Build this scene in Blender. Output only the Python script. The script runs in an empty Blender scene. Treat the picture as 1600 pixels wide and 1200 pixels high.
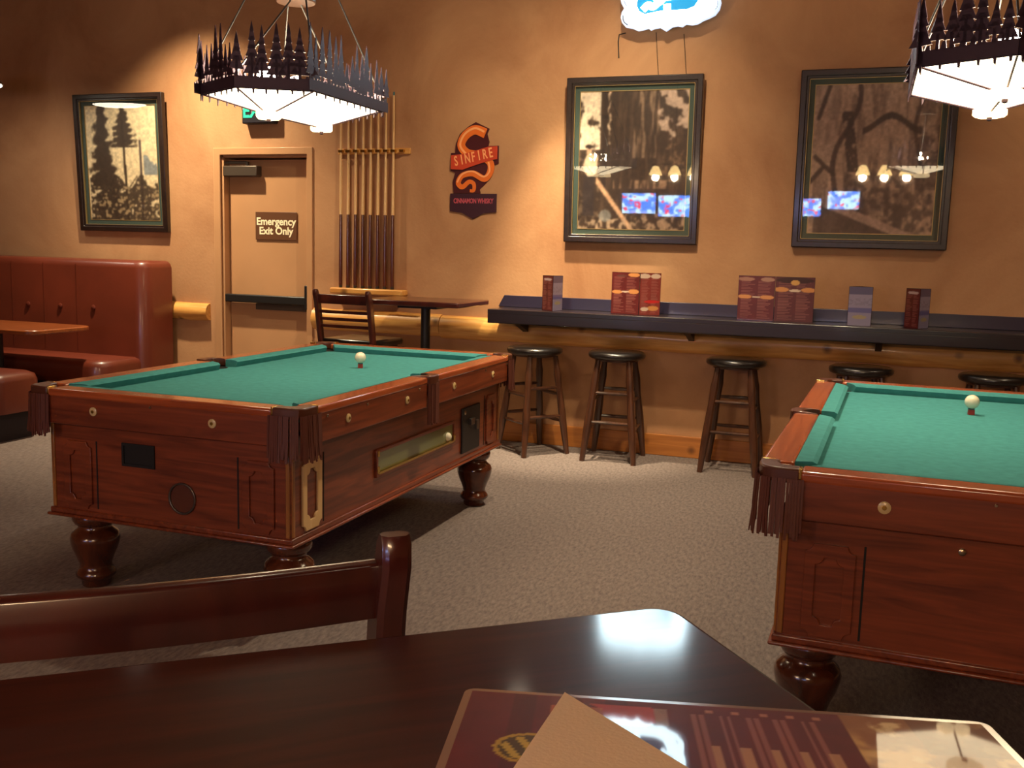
import bpy, math, random
import numpy as np
from mathutils import Matrix, Vector
random.seed(7)
PI = math.pi
SC = bpy.context.scene
COL = SC.collection

def S(r, g, b):
    f = lambda c: (c/255/12.92) if c <= 10.3 else ((c/255+.055)/1.055)**2.4
    return (f(r), f(g), f(b))

# ------------------------------------------------------------------ camera
cam = bpy.data.cameras.new('camera')
cam.sensor_fit = 'HORIZONTAL'; cam.sensor_width = 36.0; cam.lens = 1540.46/1600*36
cam.clip_start = .02
co = bpy.data.objects.new('camera', cam); COL.objects.link(co)
Fv = (-0.33128589, 0.93387479, -0.13463856); Rv = (0.94091673, 0.33760131, 0.02647767); Uv = (-0.07018098, 0.11791199, 0.99054096)
co.matrix_world = Matrix(((Rv[0], Uv[0], -Fv[0], 0), (Rv[1], Uv[1], -Fv[1], 0), (Rv[2], Uv[2], -Fv[2], 1.41459), (0, 0, 0, 1)))
SC.camera = co
# ------------------------------------------------------------------ world, exposure
w = bpy.data.worlds.new('world'); SC.world = w; w.use_nodes = True
w.node_tree.nodes['Background'].inputs[0].default_value = (.9, .62, .45, 1)
w.node_tree.nodes['Background'].inputs[1].default_value = .0
SC.view_settings.view_transform = 'Standard'; SC.view_settings.look = 'None'
SC.view_settings.gamma = 1; SC.view_settings.use_curve_mapping = False
SC.view_settings.exposure = 0.6
E_GLASS = 7.0      # chandelier glass
E_BULB = 260.0
E_NEON = 16.0
E_TV = 13.0
DW = 6.846         # the back wall
CEIL = 3.75
# recessed spots: (x, y, watts, cone degrees, aim x, aim y, aim z)
SPOTS = [(-5.15, 5.95, 480, 94, -5.05, 6.55, 0, 1.), (-2.05, 6.08, 700, 38, -1.98, 6.82, 0, .95), (-1.28, 5.05, 260, 90, -2.3, 6.85, .9, 1.), (2.0, 5.4, 110, 110, 2.0, 6.85, 1.2, 1.)]  # the third is an added wide wash to brighten the middle wall
FILL = [(-.75, 4.7, 270, 105), (-4.4, 2.4, 6, 110), (1.6, .2, 10, 120), (-1.2, 2.2, 10, 120)]   # added fill lights with unseen fixtures, brightening carpet and near faces
P_TRIO = 20.0      # each golden shade behind the camera

# ------------------------------------------------------------------ materials
MATS = {}
def newmat(name):
    m = bpy.data.materials.new(name); m.use_nodes = True
    nt = m.node_tree; b = nt.nodes['Principled BSDF']
    return m, nt, b
def plain(name, c, rough=.5, metal=0., coat=0., spec=.5, bump=0., bscale=200., var=0., vscale=6.):
    m, nt, b = newmat(name)
    b.inputs['Base Color'].default_value = (*c, 1); b.inputs['Roughness'].default_value = rough
    b.inputs['Metallic'].default_value = metal; b.inputs['Coat Weight'].default_value = coat
    b.inputs['Coat Roughness'].default_value = .12; b.inputs['Specular IOR Level'].default_value = spec
    tc = nt.nodes.new('ShaderNodeTexCoord')
    if var:
        n = nt.nodes.new('ShaderNodeTexNoise'); n.inputs['Scale'].default_value = vscale; n.inputs['Detail'].default_value = 6
        nt.links.new(tc.outputs['Object'], n.inputs['Vector'])
        r = nt.nodes.new('ShaderNodeValToRGB')
        r.color_ramp.elements[0].position = .3; r.color_ramp.elements[1].position = .7
        r.color_ramp.elements[0].color = (*[x*(1-var) for x in c], 1); r.color_ramp.elements[1].color = (*[min(1, x*(1+var)) for x in c], 1)
        nt.links.new(n.outputs['Fac'], r.inputs['Fac']); nt.links.new(r.outputs['Color'], b.inputs['Base Color'])
    if bump:
        n = nt.nodes.new('ShaderNodeTexNoise'); n.inputs['Scale'].default_value = bscale; n.inputs['Detail'].default_value = 4
        nt.links.new(tc.outputs['Object'], n.inputs['Vector'])
        u = nt.nodes.new('ShaderNodeBump'); u.inputs['Strength'].default_value = bump; u.inputs['Distance'].default_value = .004
        nt.links.new(n.outputs['Fac'], u.inputs['Height']); nt.links.new(u.outputs['Normal'], b.inputs['Normal'])
    MATS[name] = m
    return m
def wood(name, c0, c1, stretch=(3, 40, 40), rough=.35, coat=.0, knots=False, crough=.12):
    m, nt, b = newmat(name)
    tc = nt.nodes.new('ShaderNodeTexCoord'); mp = nt.nodes.new('ShaderNodeMapping'); mp.inputs['Scale'].default_value = stretch
    nt.links.new(tc.outputs['Object'], mp.inputs['Vector'])
    n = nt.nodes.new('ShaderNodeTexNoise'); n.inputs['Scale'].default_value = 1.0; n.inputs['Detail'].default_value = 7; n.inputs['Distortion'].default_value = 1.2
    nt.links.new(mp.outputs['Vector'], n.inputs['Vector'])
    r = nt.nodes.new('ShaderNodeValToRGB'); r.color_ramp.elements[0].position = .3; r.color_ramp.elements[1].position = .72
    r.color_ramp.elements[0].color = (*c0, 1); r.color_ramp.elements[1].color = (*c1, 1)
    nt.links.new(n.outputs['Fac'], r.inputs['Fac']); out = r.outputs['Color']
    if knots:
        v = nt.nodes.new('ShaderNodeTexVoronoi'); v.inputs['Scale'].default_value = 4.3
        nt.links.new(tc.outputs['Object'], v.inputs['Vector'])
        kr = nt.nodes.new('ShaderNodeValToRGB'); kr.color_ramp.elements[0].position = .05; kr.color_ramp.elements[1].position = .17
        kr.color_ramp.elements[0].color = (1, 1, 1, 1); kr.color_ramp.elements[1].color = (0, 0, 0, 1)
        nt.links.new(v.outputs['Distance'], kr.inputs['Fac'])
        mx = nt.nodes.new('ShaderNodeMix'); mx.data_type = 'RGBA'
        nt.links.new(kr.outputs['Color'], mx.inputs['Factor']); nt.links.new(out, mx.inputs['A'])
        mx.inputs['B'].default_value = (*[x*.35 for x in c0], 1); out = mx.outputs['Result']
    nt.links.new(out, b.inputs['Base Color'])
    b.inputs['Roughness'].default_value = rough; b.inputs['Coat Weight'].default_value = coat; b.inputs['Coat Roughness'].default_value = crough
    MATS[name] = m
    return m
def emit(name, c, s):
    m, nt, b = newmat(name)
    b.inputs['Base Color'].default_value = (*[x*.5 for x in c], 1); b.inputs['Emission Color'].default_value = (*c, 1); b.inputs['Emission Strength'].default_value = s
    MATS[name] = m
    return m
def printed(name, rough=.45, coat=0., emis=0.):
    m, nt, b = newmat(name)
    a = nt.nodes.new('ShaderNodeAttribute'); a.attribute_name = 'ink'
    nt.links.new(a.outputs['Color'], b.inputs['Base Color']); b.inputs['Roughness'].default_value = rough
    b.inputs['Coat Weight'].default_value = coat; b.inputs['Coat Roughness'].default_value = .03
    if emis:
        nt.links.new(a.outputs['Color'], b.inputs['Emission Color']); b.inputs['Emission Strength'].default_value = emis
    MATS[name] = m
    return m
def pane(name, f0=.04):
    m = bpy.data.materials.new(name); m.use_nodes = True; nt = m.node_tree; nt.nodes.clear()
    o = nt.nodes.new('ShaderNodeOutputMaterial'); t = nt.nodes.new('ShaderNodeBsdfTransparent'); g = nt.nodes.new('ShaderNodeBsdfGlossy'); g.inputs['Roughness'].default_value = .02
    lw = nt.nodes.new('ShaderNodeLayerWeight'); lw.inputs['Blend'].default_value = .5; pw = nt.nodes.new('ShaderNodeMath'); pw.operation = 'POWER'; pw.inputs[1].default_value = 5
    f = nt.nodes.new('ShaderNodeMath'); f.operation = 'MULTIPLY_ADD'; f.inputs[1].default_value = 1-f0; f.inputs[2].default_value = f0; x = nt.nodes.new('ShaderNodeMixShader')
    nt.links.new(lw.outputs['Facing'], pw.inputs[0]); nt.links.new(pw.outputs[0], f.inputs[0])
    nt.links.new(f.outputs[0], x.inputs[0]); nt.links.new(t.outputs[0], x.inputs[1]); nt.links.new(g.outputs[0], x.inputs[2]); nt.links.new(x.outputs[0], o.inputs[0])
    MATS[name] = m
    return m

def plaster():
    m, nt, b = newmat('plaster')
    tc = nt.nodes.new('ShaderNodeTexCoord')
    n = nt.nodes.new('ShaderNodeTexNoise'); n.inputs['Scale'].default_value = 1.1; n.inputs['Detail'].default_value = 9; n.inputs['Roughness'].default_value = .62; n.inputs['Distortion'].default_value = .6
    nt.links.new(tc.outputs['Object'], n.inputs['Vector'])
    r = nt.nodes.new('ShaderNodeValToRGB'); r.color_ramp.elements[0].position = .3; r.color_ramp.elements[1].position = .72
    r.color_ramp.elements[0].color = (.355, .165, .076, 1); r.color_ramp.elements[1].color = (.56, .31, .155, 1)
    nt.links.new(n.outputs['Fac'], r.inputs['Fac']); nt.links.new(r.outputs['Color'], b.inputs['Base Color'])
    n2 = nt.nodes.new('ShaderNodeTexNoise'); n2.inputs['Scale'].default_value = 45; n2.inputs['Detail'].default_value = 5
    nt.links.new(tc.outputs['Object'], n2.inputs['Vector'])
    u = nt.nodes.new('ShaderNodeBump'); u.inputs['Strength'].default_value = .12; u.inputs['Distance'].default_value = .01
    nt.links.new(n2.outputs['Fac'], u.inputs['Height']); nt.links.new(u.outputs['Normal'], b.inputs['Normal'])
    b.inputs['Roughness'].default_value = .6; b.inputs['Specular IOR Level'].default_value = .25
    MATS['plaster'] = m
plaster()
def carpet():
    m, nt, b = newmat('carpet')
    tc = nt.nodes.new('ShaderNodeTexCoord')
    n = nt.nodes.new('ShaderNodeTexNoise'); n.inputs['Scale'].default_value = 70; n.inputs['Detail'].default_value = 5; n.inputs['Roughness'].default_value = .7
    mp = nt.nodes.new('ShaderNodeMapping'); mp.inputs['Rotation'].default_value = (0, 0, .7); mp.inputs['Scale'].default_value = (1, .35, 1)
    nt.links.new(tc.outputs['Object'], mp.inputs['Vector']); nt.links.new(mp.outputs['Vector'], n.inputs['Vector'])
    r = nt.nodes.new('ShaderNodeValToRGB'); r.color_ramp.elements[0].position = .28; r.color_ramp.elements[1].position = .75
    r.color_ramp.elements[0].color = (*S(94, 84, 83), 1); r.color_ramp.elements[1].color = (*S(143, 129, 122), 1)
    nt.links.new(n.outputs['Fac'], r.inputs['Fac']); nt.links.new(r.outputs['Color'], b.inputs['Base Color'])
    u = nt.nodes.new('ShaderNodeBump'); u.inputs['Strength'].default_value = .6; u.inputs['Distance'].default_value = .006
    nt.links.new(n.outputs['Fac'], u.inputs['Height']); nt.links.new(u.outputs['Normal'], b.inputs['Normal'])
    b.inputs['Roughness'].default_value = .95; b.inputs['Specular IOR Level'].default_value = .1
    MATS['carpet'] = m
carpet()
cherry0, cherry1 = S(92, 38, 20), S(140, 66, 36)
wood('cherry', cherry0, cherry1, (2.5, 2.5, 34), .34, .35)
wood('cherry_x', cherry0, cherry1, (2, 30, 30), .34, .35)
wood('cherry_y', cherry0, cherry1, (30, 2, 30), .34, .35)
wood('rail_wood_x', S(140, 62, 30), S(185, 92, 48), (2, 40, 30), .25, .6)
wood('rail_wood_y', S(140, 62, 30), S(185, 92, 48), (40, 2, 30), .25, .6)
wood('leg_wood', S(58, 26, 16), S(96, 46, 24), (12, 12, 3), .2, .8)
wood('pale_wood', S(205, 165, 110), S(226, 190, 138), (14, 14, 3), .5)
wood('strip_wood', S(120, 72, 34), S(170, 112, 56), (20, 20, 2), .3, .4)
wood('pine', S(196, 132, 62), S(232, 178, 98), (2.2, 22, 22), .42, .25, knots=True)
wood('pine_board', S(158, 92, 38), S(192, 122, 56), (1.6, 20, 26), .45, .15, knots=True)
wood('dark_wood', S(50, 17, 14), S(80, 30, 21), (8, 8, 3), .28, .6)
wood('stool_wood', S(48, 26, 17), S(84, 48, 29), (14, 14, 3), .35, .4)
wood('table_dark', S(46, 15, 13), S(68, 25, 18), (3, 34, 20), .4, .6, crough=.10); MATS['table_dark'].node_tree.nodes['Principled BSDF'].inputs['Specular IOR Level'].default_value = .06
wood('booth_table_wood', S(120, 60, 28), S(150, 80, 38), (3, 30, 20), .3, .5)
wood('cue_maple', S(214, 170, 112), S(232, 192, 138), (30, 30, 2), .3, .6)
wood('cue_butt', S(66, 28, 18), S(98, 46, 26), (30, 30, 2), .25, .8)
wood('frame_wood', S(26, 16, 14), S(44, 28, 22), (20, 20, 20), .35, .4)
wood('orange_wood', S(30, 13, 6), S(42, 20, 8), (20, 20, 20), .4, .2)
plain('felt', S(70, 140, 140), .95, spec=.1, bump=.15, bscale=600, var=.1, vscale=30)
plain('pocket_leather', S(84, 42, 26), .38, coat=.2)
plain('fringe_leather', S(92, 44, 30), .6)
plain('pocket_dark', (.006, .005, .005), .8)
plain('black', (.01, .009, .009), .45)
plain('black_vinyl', S(24, 19, 18), .28, coat=.4, bump=.1, bscale=120)
plain('counter_dark', S(27, 19, 24), .3, coat=.45)
plain('upstand_tv_reflection', S(44, 38, 58), .3, coat=.45)  # blue of the televisions' reflection is put into this base colour
plain('brass', S(205, 170, 95), .25, metal=1.)
plain('pearl', S(206, 180, 128), .3, coat=.5)
plain('screw', S(190, 175, 150), .25, metal=1.)
plain('steel', S(120, 112, 104), .35, metal=1.)
plain('closer_metal', S(88, 76, 66), .45, metal=.6)
plain('green_glass', S(104, 108, 66), .12, coat=.8)
plain('ball', S(240, 232, 205), .12, coat=.8)
plain('chalk_label', S(176, 62, 52), .7)
plain('chalk_blue', S(60, 105, 110), .9)
plain('door_paint', (.49, .26, .125), .42, bump=.05, bscale=30, var=.07, vscale=2.5, coat=.1)
plain('booth_leather', S(98, 40, 24), .38, coat=.25, bump=.12, bscale=60, var=.16, vscale=3)
plain('booth_base', S(26, 16, 22), .7)
plain('mat_green', S(60, 80, 74), .8)
plain('gilt', S(176, 150, 98), .4, metal=.6)
plain('iron', S(74, 56, 68), .5, metal=.4)
plain('sign_brown', S(94, 58, 34), .5)
plain('sign_white', S(250, 236, 200), .5)
plain('tin_maroon', S(72, 22, 24), .4)
plain('tin_plum', S(58, 26, 38), .4)
plain('tin_orange', S(226, 112, 40), .35)
plain('tin_red', S(196, 66, 36), .4)
plain('tin_cream', S(246, 170, 110), .4)
plain('tin_pink', S(196, 84, 96), .4)
plain('sign_dark', S(26, 22, 34), .5)
plain('cord', S(22, 14, 12), .6)
plain('ceiling_paint', S(126, 74, 46), .85)
plain('lamp_shade', S(70, 44, 30), .5)
plain('napkin', S(238, 206, 172), .9, bump=.1, bscale=300)
plain('laminate_edge', S(150, 118, 108), .15, coat=.8)
plain('tent_dark', S(44, 20, 26), .4)
printed('photo_print', .5)
printed('menu_print', .4, .35)
printed('menu_laminated', .5, .34); MATS['menu_laminated'].node_tree.nodes['Principled BSDF'].inputs['Specular IOR Level'].default_value = .12
printed('tv_screen', .2, .5, E_TV)
pane('picture_glass')
emit('lamp_glass', (1., .80, .50), E_GLASS)
emit('lamp_glass_edge', (1., .74, .40), E_GLASS*.6)
emit('bulb', (1., .82, .55), E_BULB)
emit('disc_light', (1., .88, .68), 12)
emit('neon_white', (.70, .92, 1.), E_NEON)
emit('neon_rim', (.66, .78, 1.), .62)
emit('neon_blue', (.0, .25, .50), 1.)
emit('exit_green', (.03, .85, .42), .55)
emit('golden_shade', (1., .66, .25), 9)
M_ = MATS

# ------------------------------------------------------------------ mesh building
class MB:
    def __init__(s, T=None): s.v = []; s.f = []; s.T = T or Matrix()
    def add(s, vs, fs, T=None):
        n = len(s.v); X = s.T @ T if T else s.T
        s.v += [tuple(X @ Vector(v)) for v in vs]; s.f += [tuple(i+n for i in f) for f in fs]; return s
    def box(s, c, d, T=None):
        x, y, z = c; a, b, e = d[0]/2, d[1]/2, d[2]/2
        return s.add([(x+i*a, y+j*b, z+k*e) for k in (-1, 1) for j in (-1, 1) for i in (-1, 1)],
                     [(0, 2, 3, 1), (4, 5, 7, 6), (0, 1, 5, 4), (2, 6, 7, 3), (0, 4, 6, 2), (1, 3, 7, 5)], T)
    def prism(s, pts, z0, z1, T=None):      # polygon in xy, extruded in z
        n = len(pts)
        if sum(pts[i][0]*pts[(i+1) % n][1]-pts[(i+1) % n][0]*pts[i][1] for i in range(n)) < 0: pts = pts[::-1]
        vs = [(x, y, z0) for x, y in pts]+[(x, y, z1) for x, y in pts]
        return s.add(vs, [tuple(range(n-1, -1, -1)), tuple(range(n, 2*n))]+[(i, (i+1) % n, (i+1) % n+n, i+n) for i in range(n)], T)
    def ring(s, out, inn, z0, z1, T=None, closed=True):   # band between two loops of equal count
        n = len(out); vs = [(x, y, z) for z in (z0, z1) for L in (out, inn) for x, y in L]; fs = []
        for i in range(n if closed else n-1):
            j = (i+1) % n
            fs += [(i, j, n+j, n+i)[::-1], (2*n+i, 2*n+j, 3*n+j, 3*n+i), (i, j, 2*n+j, 2*n+i), (n+i, 3*n+i, 3*n+j, n+j)]
        if not closed: fs += [(0, n, 3*n, 2*n), (n-1, 3*n-1, 4*n-1, 2*n-1)]
        return s.add(vs, fs, T)
    def lathe(s, prof, n=20, c=(0, 0, 0), T=None):
        vs = []; fs = []
        for r, z in prof:
            for k in range(n): a = 2*PI*k/n; vs.append((c[0]+r*math.cos(a), c[1]+r*math.sin(a), c[2]+z))
        m = len(prof)
        for i in range(m-1):
            for k in range(n): q = (k+1) % n; fs.append((i*n+k, i*n+q, (i+1)*n+q, (i+1)*n+k))
        fs += [tuple(range(n-1, -1, -1)), tuple(range((m-1)*n, m*n))]
        return s.add(vs, fs, T)
    def tube(s, pts, rad, n=10, T=None):
        pts = [Vector(p) for p in pts]; m = len(pts); rad = rad if isinstance(rad, (list, tuple)) else [rad]*m
        vs = []; fs = []
        t0 = (pts[1]-pts[0]).normalized(); ref = Vector((0, 0, 1)) if abs(t0.z) < .9 else Vector((1, 0, 0))
        for i, p in enumerate(pts):
            t = (pts[min(i+1, m-1)]-pts[max(i-1, 0)]).normalized(); u = t.cross(ref).normalized(); v = t.cross(u)
            for k in range(n): a = 2*PI*k/n; vs.append(tuple(p+(u*math.cos(a)+v*math.sin(a))*rad[i]))
        for i in range(m-1):
            for k in range(n): q = (k+1) % n; fs.append((i*n+k, i*n+q, (i+1)*n+q, (i+1)*n+k))
        fs += [tuple(range(n-1, -1, -1)), tuple(range((m-1)*n, m*n))]
        return s.add(vs, fs, T)
    def sphere(s, c, r, n=20, m=12, sc=(1, 1, 1)):
        return s.lathe([(max(1e-4, r*math.sin(PI*i/m))*1., -r*math.cos(PI*i/m)*sc[2]) for i in range(m+1)], n, c)
    def loft(s, rings, T=None, cap=True):
        n = len(rings[0]); vs = [p for r in rings for p in r]; fs = []
        for i in range(len(rings)-1):
            for k in range(n): q = (k+1) % n; fs.append((i*n+k, i*n+q, (i+1)*n+q, (i+1)*n+k))
        if cap: fs += [tuple(range(n-1, -1, -1)), tuple(range((len(rings)-1)*n, len(rings)*n))]
        return s.add(vs, fs, T)

def obj(name, mb, mat, parent=None, bevel=0., seg=2, smooth=35., loc=None):
    me = bpy.data.meshes.new(name); me.from_pydata(mb.v, [], mb.f); me.validate()
    import bmesh
    bm = bmesh.new(); bm.from_mesh(me); bmesh.ops.recalc_face_normals(bm, faces=bm.faces); bm.to_mesh(me); bm.free()
    if smooth:
        me.polygons.foreach_set('use_smooth', [True]*len(me.polygons)); me.set_sharp_from_angle(angle=math.radians(smooth))
    me.materials.append(M_[mat] if isinstance(mat, str) else mat)
    o = bpy.data.objects.new(name, me); COL.objects.link(o)
    if parent: o.parent = parent
    if loc: o.location = loc
    if bevel:
        b = o.modifiers.new('bevel', 'BEVEL'); b.width = bevel; b.segments = seg; b.limit_method = 'ANGLE'; b.angle_limit = math.radians(38)
    return o
def tag(o, label, cat, group=None):
    o['label'] = label; o['category'] = cat
    if group: o['group'] = group
    return o
def thing(name, label, cat, loc=(0, 0, 0), rz=0., group=None):
    o = bpy.data.objects.new(name, None); COL.objects.link(o); o.location = loc; o.rotation_euler = (0, 0, rz); o.empty_display_size = .05
    return tag(o, label, cat, group)
def struct(name, mb, mat, parent=None, **k):
    o = obj(name, mb, mat, parent, **k)
    if not parent: o['kind'] = 'structure'
    return o
def kids(o): return [c for c in bpy.data.objects if c.parent == o]
def copy_tree(o, loc, rz, label, parent=None):
    c = o.copy(); COL.objects.link(c)
    if parent: c.parent = parent
    else:
        c.location = loc; c.rotation_euler = (0, 0, rz); c['label'] = label
    for ch in kids(o): copy_tree(ch, None, None, None, c)
    return c
FRONT = Matrix.Rotation(PI/2, 4, 'X')       # xy drawing -> upright, facing the camera (-y)
def front(x, y, z, rz=0.): return Matrix.Translation((x, y, z)) @ Matrix.Rotation(rz, 4, 'Z') @ FRONT
def text(name, s, size, mat, T, parent=None, extrude=.001, bold=0., align='CENTER', spacing=1., sx=1.):
    cu = bpy.data.curves.new(name, 'FONT'); cu.body = s; cu.size = size; cu.align_x = align; cu.align_y = 'CENTER'
    cu.extrude = extrude; cu.offset = bold; cu.space_line = .9; cu.space_character = spacing; cu.resolution_u = 3
    t = bpy.data.objects.new(name, cu); COL.objects.link(t)
    dg = bpy.context.evaluated_depsgraph_get(); me = bpy.data.meshes.new_from_object(t.evaluated_get(dg))
    bpy.data.objects.remove(t); bpy.data.curves.remove(cu)
    me.name = name; me.transform(T @ Matrix.Diagonal((sx, 1, 1, 1))); me.materials.clear(); me.materials.append(M_[mat])
    o = bpy.data.objects.new(name, me); COL.objects.link(o)
    if parent: o.parent = parent
    return o
def raster(name, arr, wid, hei, T, mat, parent=None):
    """a flat printed sheet: arr[row from bottom, column, sRGB 0..1]"""
    ny, nx, _ = arr.shape
    xs = np.linspace(-wid/2, wid/2, nx); ys = np.linspace(-hei/2, hei/2, ny)
    X, Y = np.meshgrid(xs, ys); co_ = np.stack([X.ravel(), Y.ravel(), np.zeros(nx*ny)], 1)
    Tn = np.array(T); co_ = co_ @ Tn[:3, :3].T+Tn[:3, 3]
    i = np.arange(ny-1)[:, None]*nx+np.arange(nx-1)[None]; fs = np.stack([i, i+1, i+nx+1, i+nx], -1).reshape(-1, 4)
    me = bpy.data.meshes.new(name); me.from_pydata(co_.tolist(), [], fs.tolist())
    a = np.clip(arr, 0, 1); lin = np.where(a <= .04045, a/12.92, ((a+.055)/1.055)**2.4)
    at = me.color_attributes.new('ink', 'FLOAT_COLOR', 'POINT')
    at.data.foreach_set('color', np.concatenate([lin.reshape(-1, 3), np.ones((nx*ny, 1))], 1).astype(np.float32).ravel())
    me.materials.append(M_[mat]); o = bpy.data.objects.new(name, me); COL.objects.link(o)
    if parent: o.parent = parent
    return o
rng = np.random.default_rng(3)
def noise(ny, nx, fy, fx, oct=4, seed=0):
    r = np.random.default_rng(seed); out = np.zeros((ny, nx)); amp = 1.; tot = 0
    for o in range(oct):
        gy, gx = int(fy*2**o)+2, int(fx*2**o)+2; g = r.random((gy, gx))
        y = np.linspace(0, gy-1.001, ny); x = np.linspace(0, gx-1.001, nx); y0 = y.astype(int); x0 = x.astype(int)
        ty = (y-y0)[:, None]; tx = (x-x0)[None]; ty = ty*ty*(3-2*ty); tx = tx*tx*(3-2*tx)
        out += amp*((g[y0][:, x0]*(1-tx)+g[y0][:, x0+1]*tx)*(1-ty)+(g[y0+1][:, x0]*(1-tx)+g[y0+1][:, x0+1]*tx)*ty); tot += amp; amp *= .55
    return out/tot
def mixc(img, mask, c):
    m = np.clip(mask, 0, 1)[..., None]; return img*(1-m)+np.array(c)*m
def sm(a, b, x): t = np.clip((x-a)/(b-a), 0, 1); return t*t*(3-2*t)

# ------------------------------------------------------------------ the room
XL, XR, YF = -9.2, 4.6, -3.3
struct('floor', MB().box(((XL+XR)/2, (DW+YF)/2, -.05), (XR-XL, DW-YF, .1)), 'carpet')
struct('ceiling', MB().box(((XL+XR)/2, (DW+YF)/2, CEIL+.05), (XR-XL, DW-YF, .1)), 'ceiling_paint')
DX0, DX1, DZ = -4.975, -4.165, 2.115       # door opening
wb = MB()
wb.box(((XL+DX0)/2, DW+.1, CEIL/2), (DX0-XL, .2, CEIL)); wb.box(((XR+DX1)/2, DW+.1, CEIL/2), (XR-DX1, .2, CEIL))
wb.box(((DX0+DX1)/2, DW+.1, (DZ+CEIL)/2), (DX1-DX0, .2, CEIL-DZ))
struct('wall_back', wb, 'plaster')
struct('wall_left', MB().box((XL-.1, (DW+YF)/2, CEIL/2), (.2, DW-YF, CEIL)), 'plaster')
struct('wall_right', MB().box((XR+.1, (DW+YF)/2, CEIL/2), (.2, DW-YF, CEIL)), 'plaster')
struct('wall_front', MB().box(((XL+XR)/2, YF-.1, CEIL/2), (XR-XL, .2, CEIL)), 'plaster')
bb = MB().box(((DX1+.07+XR)/2, DW-.011, .075), (XR-DX1-.07, .022, .15))
struct('baseboard_back', bb, 'pine_board', bevel=.004)
bb2 = MB().box(((XL+DX0-.09)/2, DW-.011, .075), (DX0-.09-XL, .022, .15))
struct('baseboard_left', bb2, 'pine_board', bevel=.004)
def half_log(x0, x1, z, r, seed):
    rr = random.Random(seed); n = 14; k = max(2, int((x1-x0)/.18)); rings = []
    for i in range(k+1):
        x = x0+(x1-x0)*i/k; q = r*(1+rr.uniform(-.03, .03)); dz = rr.uniform(-.004, .004)
        rings.append([(x, DW+.0-q*.95*math.sin(PI*j/n), z+dz+q*math.cos(PI*j/n)) for j in range(n+1)])
    return MB().loft(rings)
struct('trim_1', half_log(-6.9, DX0-.115, .84, .072, 1), 'pine', smooth=60)
struct('trim_2', half_log(DX1+.07, -3.0, .835, .085, 2), 'pine', smooth=60)
struct('trim_3', half_log(-2.995, 1.2, .825, .088, 3), 'pine', smooth=60)
struct('trim_4', half_log(1.205, XR, .825, .088, 4), 'pine', smooth=60)

# door
d = bpy.data.objects.new('door_1', None); COL.objects.link(d); d['kind'] = 'structure'; d.location = (0, 0, 0)
fr = MB()
fr.ring([(DX0-.06, 0), (DX1+.045, 0), (DX1+.045, DZ+.05), (DX0-.06, DZ+.05)], [(DX0+.004, 0), (DX1-.004, 0), (DX1-.004, DZ-.004), (DX0+.004, DZ-.004)], 0, .014, front(0, DW, 0))
fr.box((DX0+.011, DW+.09, DZ/2), (.022, .16, DZ)); fr.box((DX1-.011, DW+.09, DZ/2), (.022, .16, DZ)); fr.box(((DX0+DX1)/2, DW+.09, DZ-.012), (DX1-DX0, .16, .024))
obj('door_frame', fr, 'door_paint', d, bevel=.004)
obj('door_leaf', MB().box(((DX0+DX1)/2, DW+.105, 1.045), (DX1-DX0-.052, .045, 2.07)), 'door_paint', d, bevel=.003)
cl = obj('door_closer', MB().box((-4.80, DW+.045, 1.985), (.32, .075, .085)), 'closer_metal', d, bevel=.008)
obj('closer_arm', MB().box((-4.85, DW+.03, 2.055), (.20, .02, .018)).box((-4.74, DW+.03, 2.04), (.02, .02, .04)), 'steel', cl)
pb = obj('push_bar', MB().box((-4.57, DW+.035, .965), (.775, .05, .065)), 'black', d, bevel=.008)
obj('push_pad', MB().box((-4.44, DW+.045, .905), (.47, .03, .05)), 'closer_metal', pb, bevel=.004)
obj('latch_case', MB().box((-4.19, DW+.04, .995), (.035, .065, .19)), 'black', pb, bevel=.006)
obj('strike_plate', MB().box((-4.185, DW+.077, 1.45), (.012, .012, .2)), 'steel', d)
sg = thing('exit_notice', 'brown rectangular notice with white lettering on the emergency door', 'sign', (-4.505, DW+.08, 1.555))
obj('panel', MB().box((0, -.004, 0), (.385, .008, .222)), 'sign_brown', sg, bevel=.002)
text('lettering', 'Emergency\nExit Only', .083, 'sign_white', front(0, -.0085, -.004), sg, .0008, .0022)

# exit sign above the door
ex = thing('exit_sign', 'small green lit sign on the wall above the emergency door', 'sign', (-4.575, DW, 2.438))
obj('housing', MB().box((0, -.035, 0), (.29, .07, .19)), 'sign_dark', ex, bevel=.01)
text('lettering', 'EXIT', .155, 'exit_green', front(0, -.072, 0), ex, .001, .004, sx=.85)

# ------------------------------------------------------------------ framed photographs
def soften(img, seed, k=2):
    for _ in range(k):
        p = np.pad(img, ((1, 1), (1, 1), (0, 0)), 'edge'); img = (p[:-2, 1:-1]+p[2:, 1:-1]+p[1:-1, :-2]+p[1:-1, 2:]+2*p[1:-1, 1:-1])/6
    ny, nx, _ = img.shape
    return np.clip(img*(.86+.28*noise(ny, nx, ny*.3, nx*.3, 2, seed))[..., None], 0, 1)
def conifer(U, V, cx, top, bot, wid, seed, jag=.35):
    t = np.clip((top-V)/(top-bot), 0, 1); ny, nx = U.shape
    n = noise(ny, nx, 26, 16, 4, seed); w_ = wid*(t**.7)*(.5+1.1*(n-.5)*2*jag+.5*np.abs(np.sin(t*22+seed+U*9)))
    return sm(1.25, .75, np.abs(U-cx)/np.maximum(w_, 1e-3)+.9*(noise(ny, nx, 34, 26, 3, seed+50)-.5))*(V < top)*(V > bot)
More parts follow.
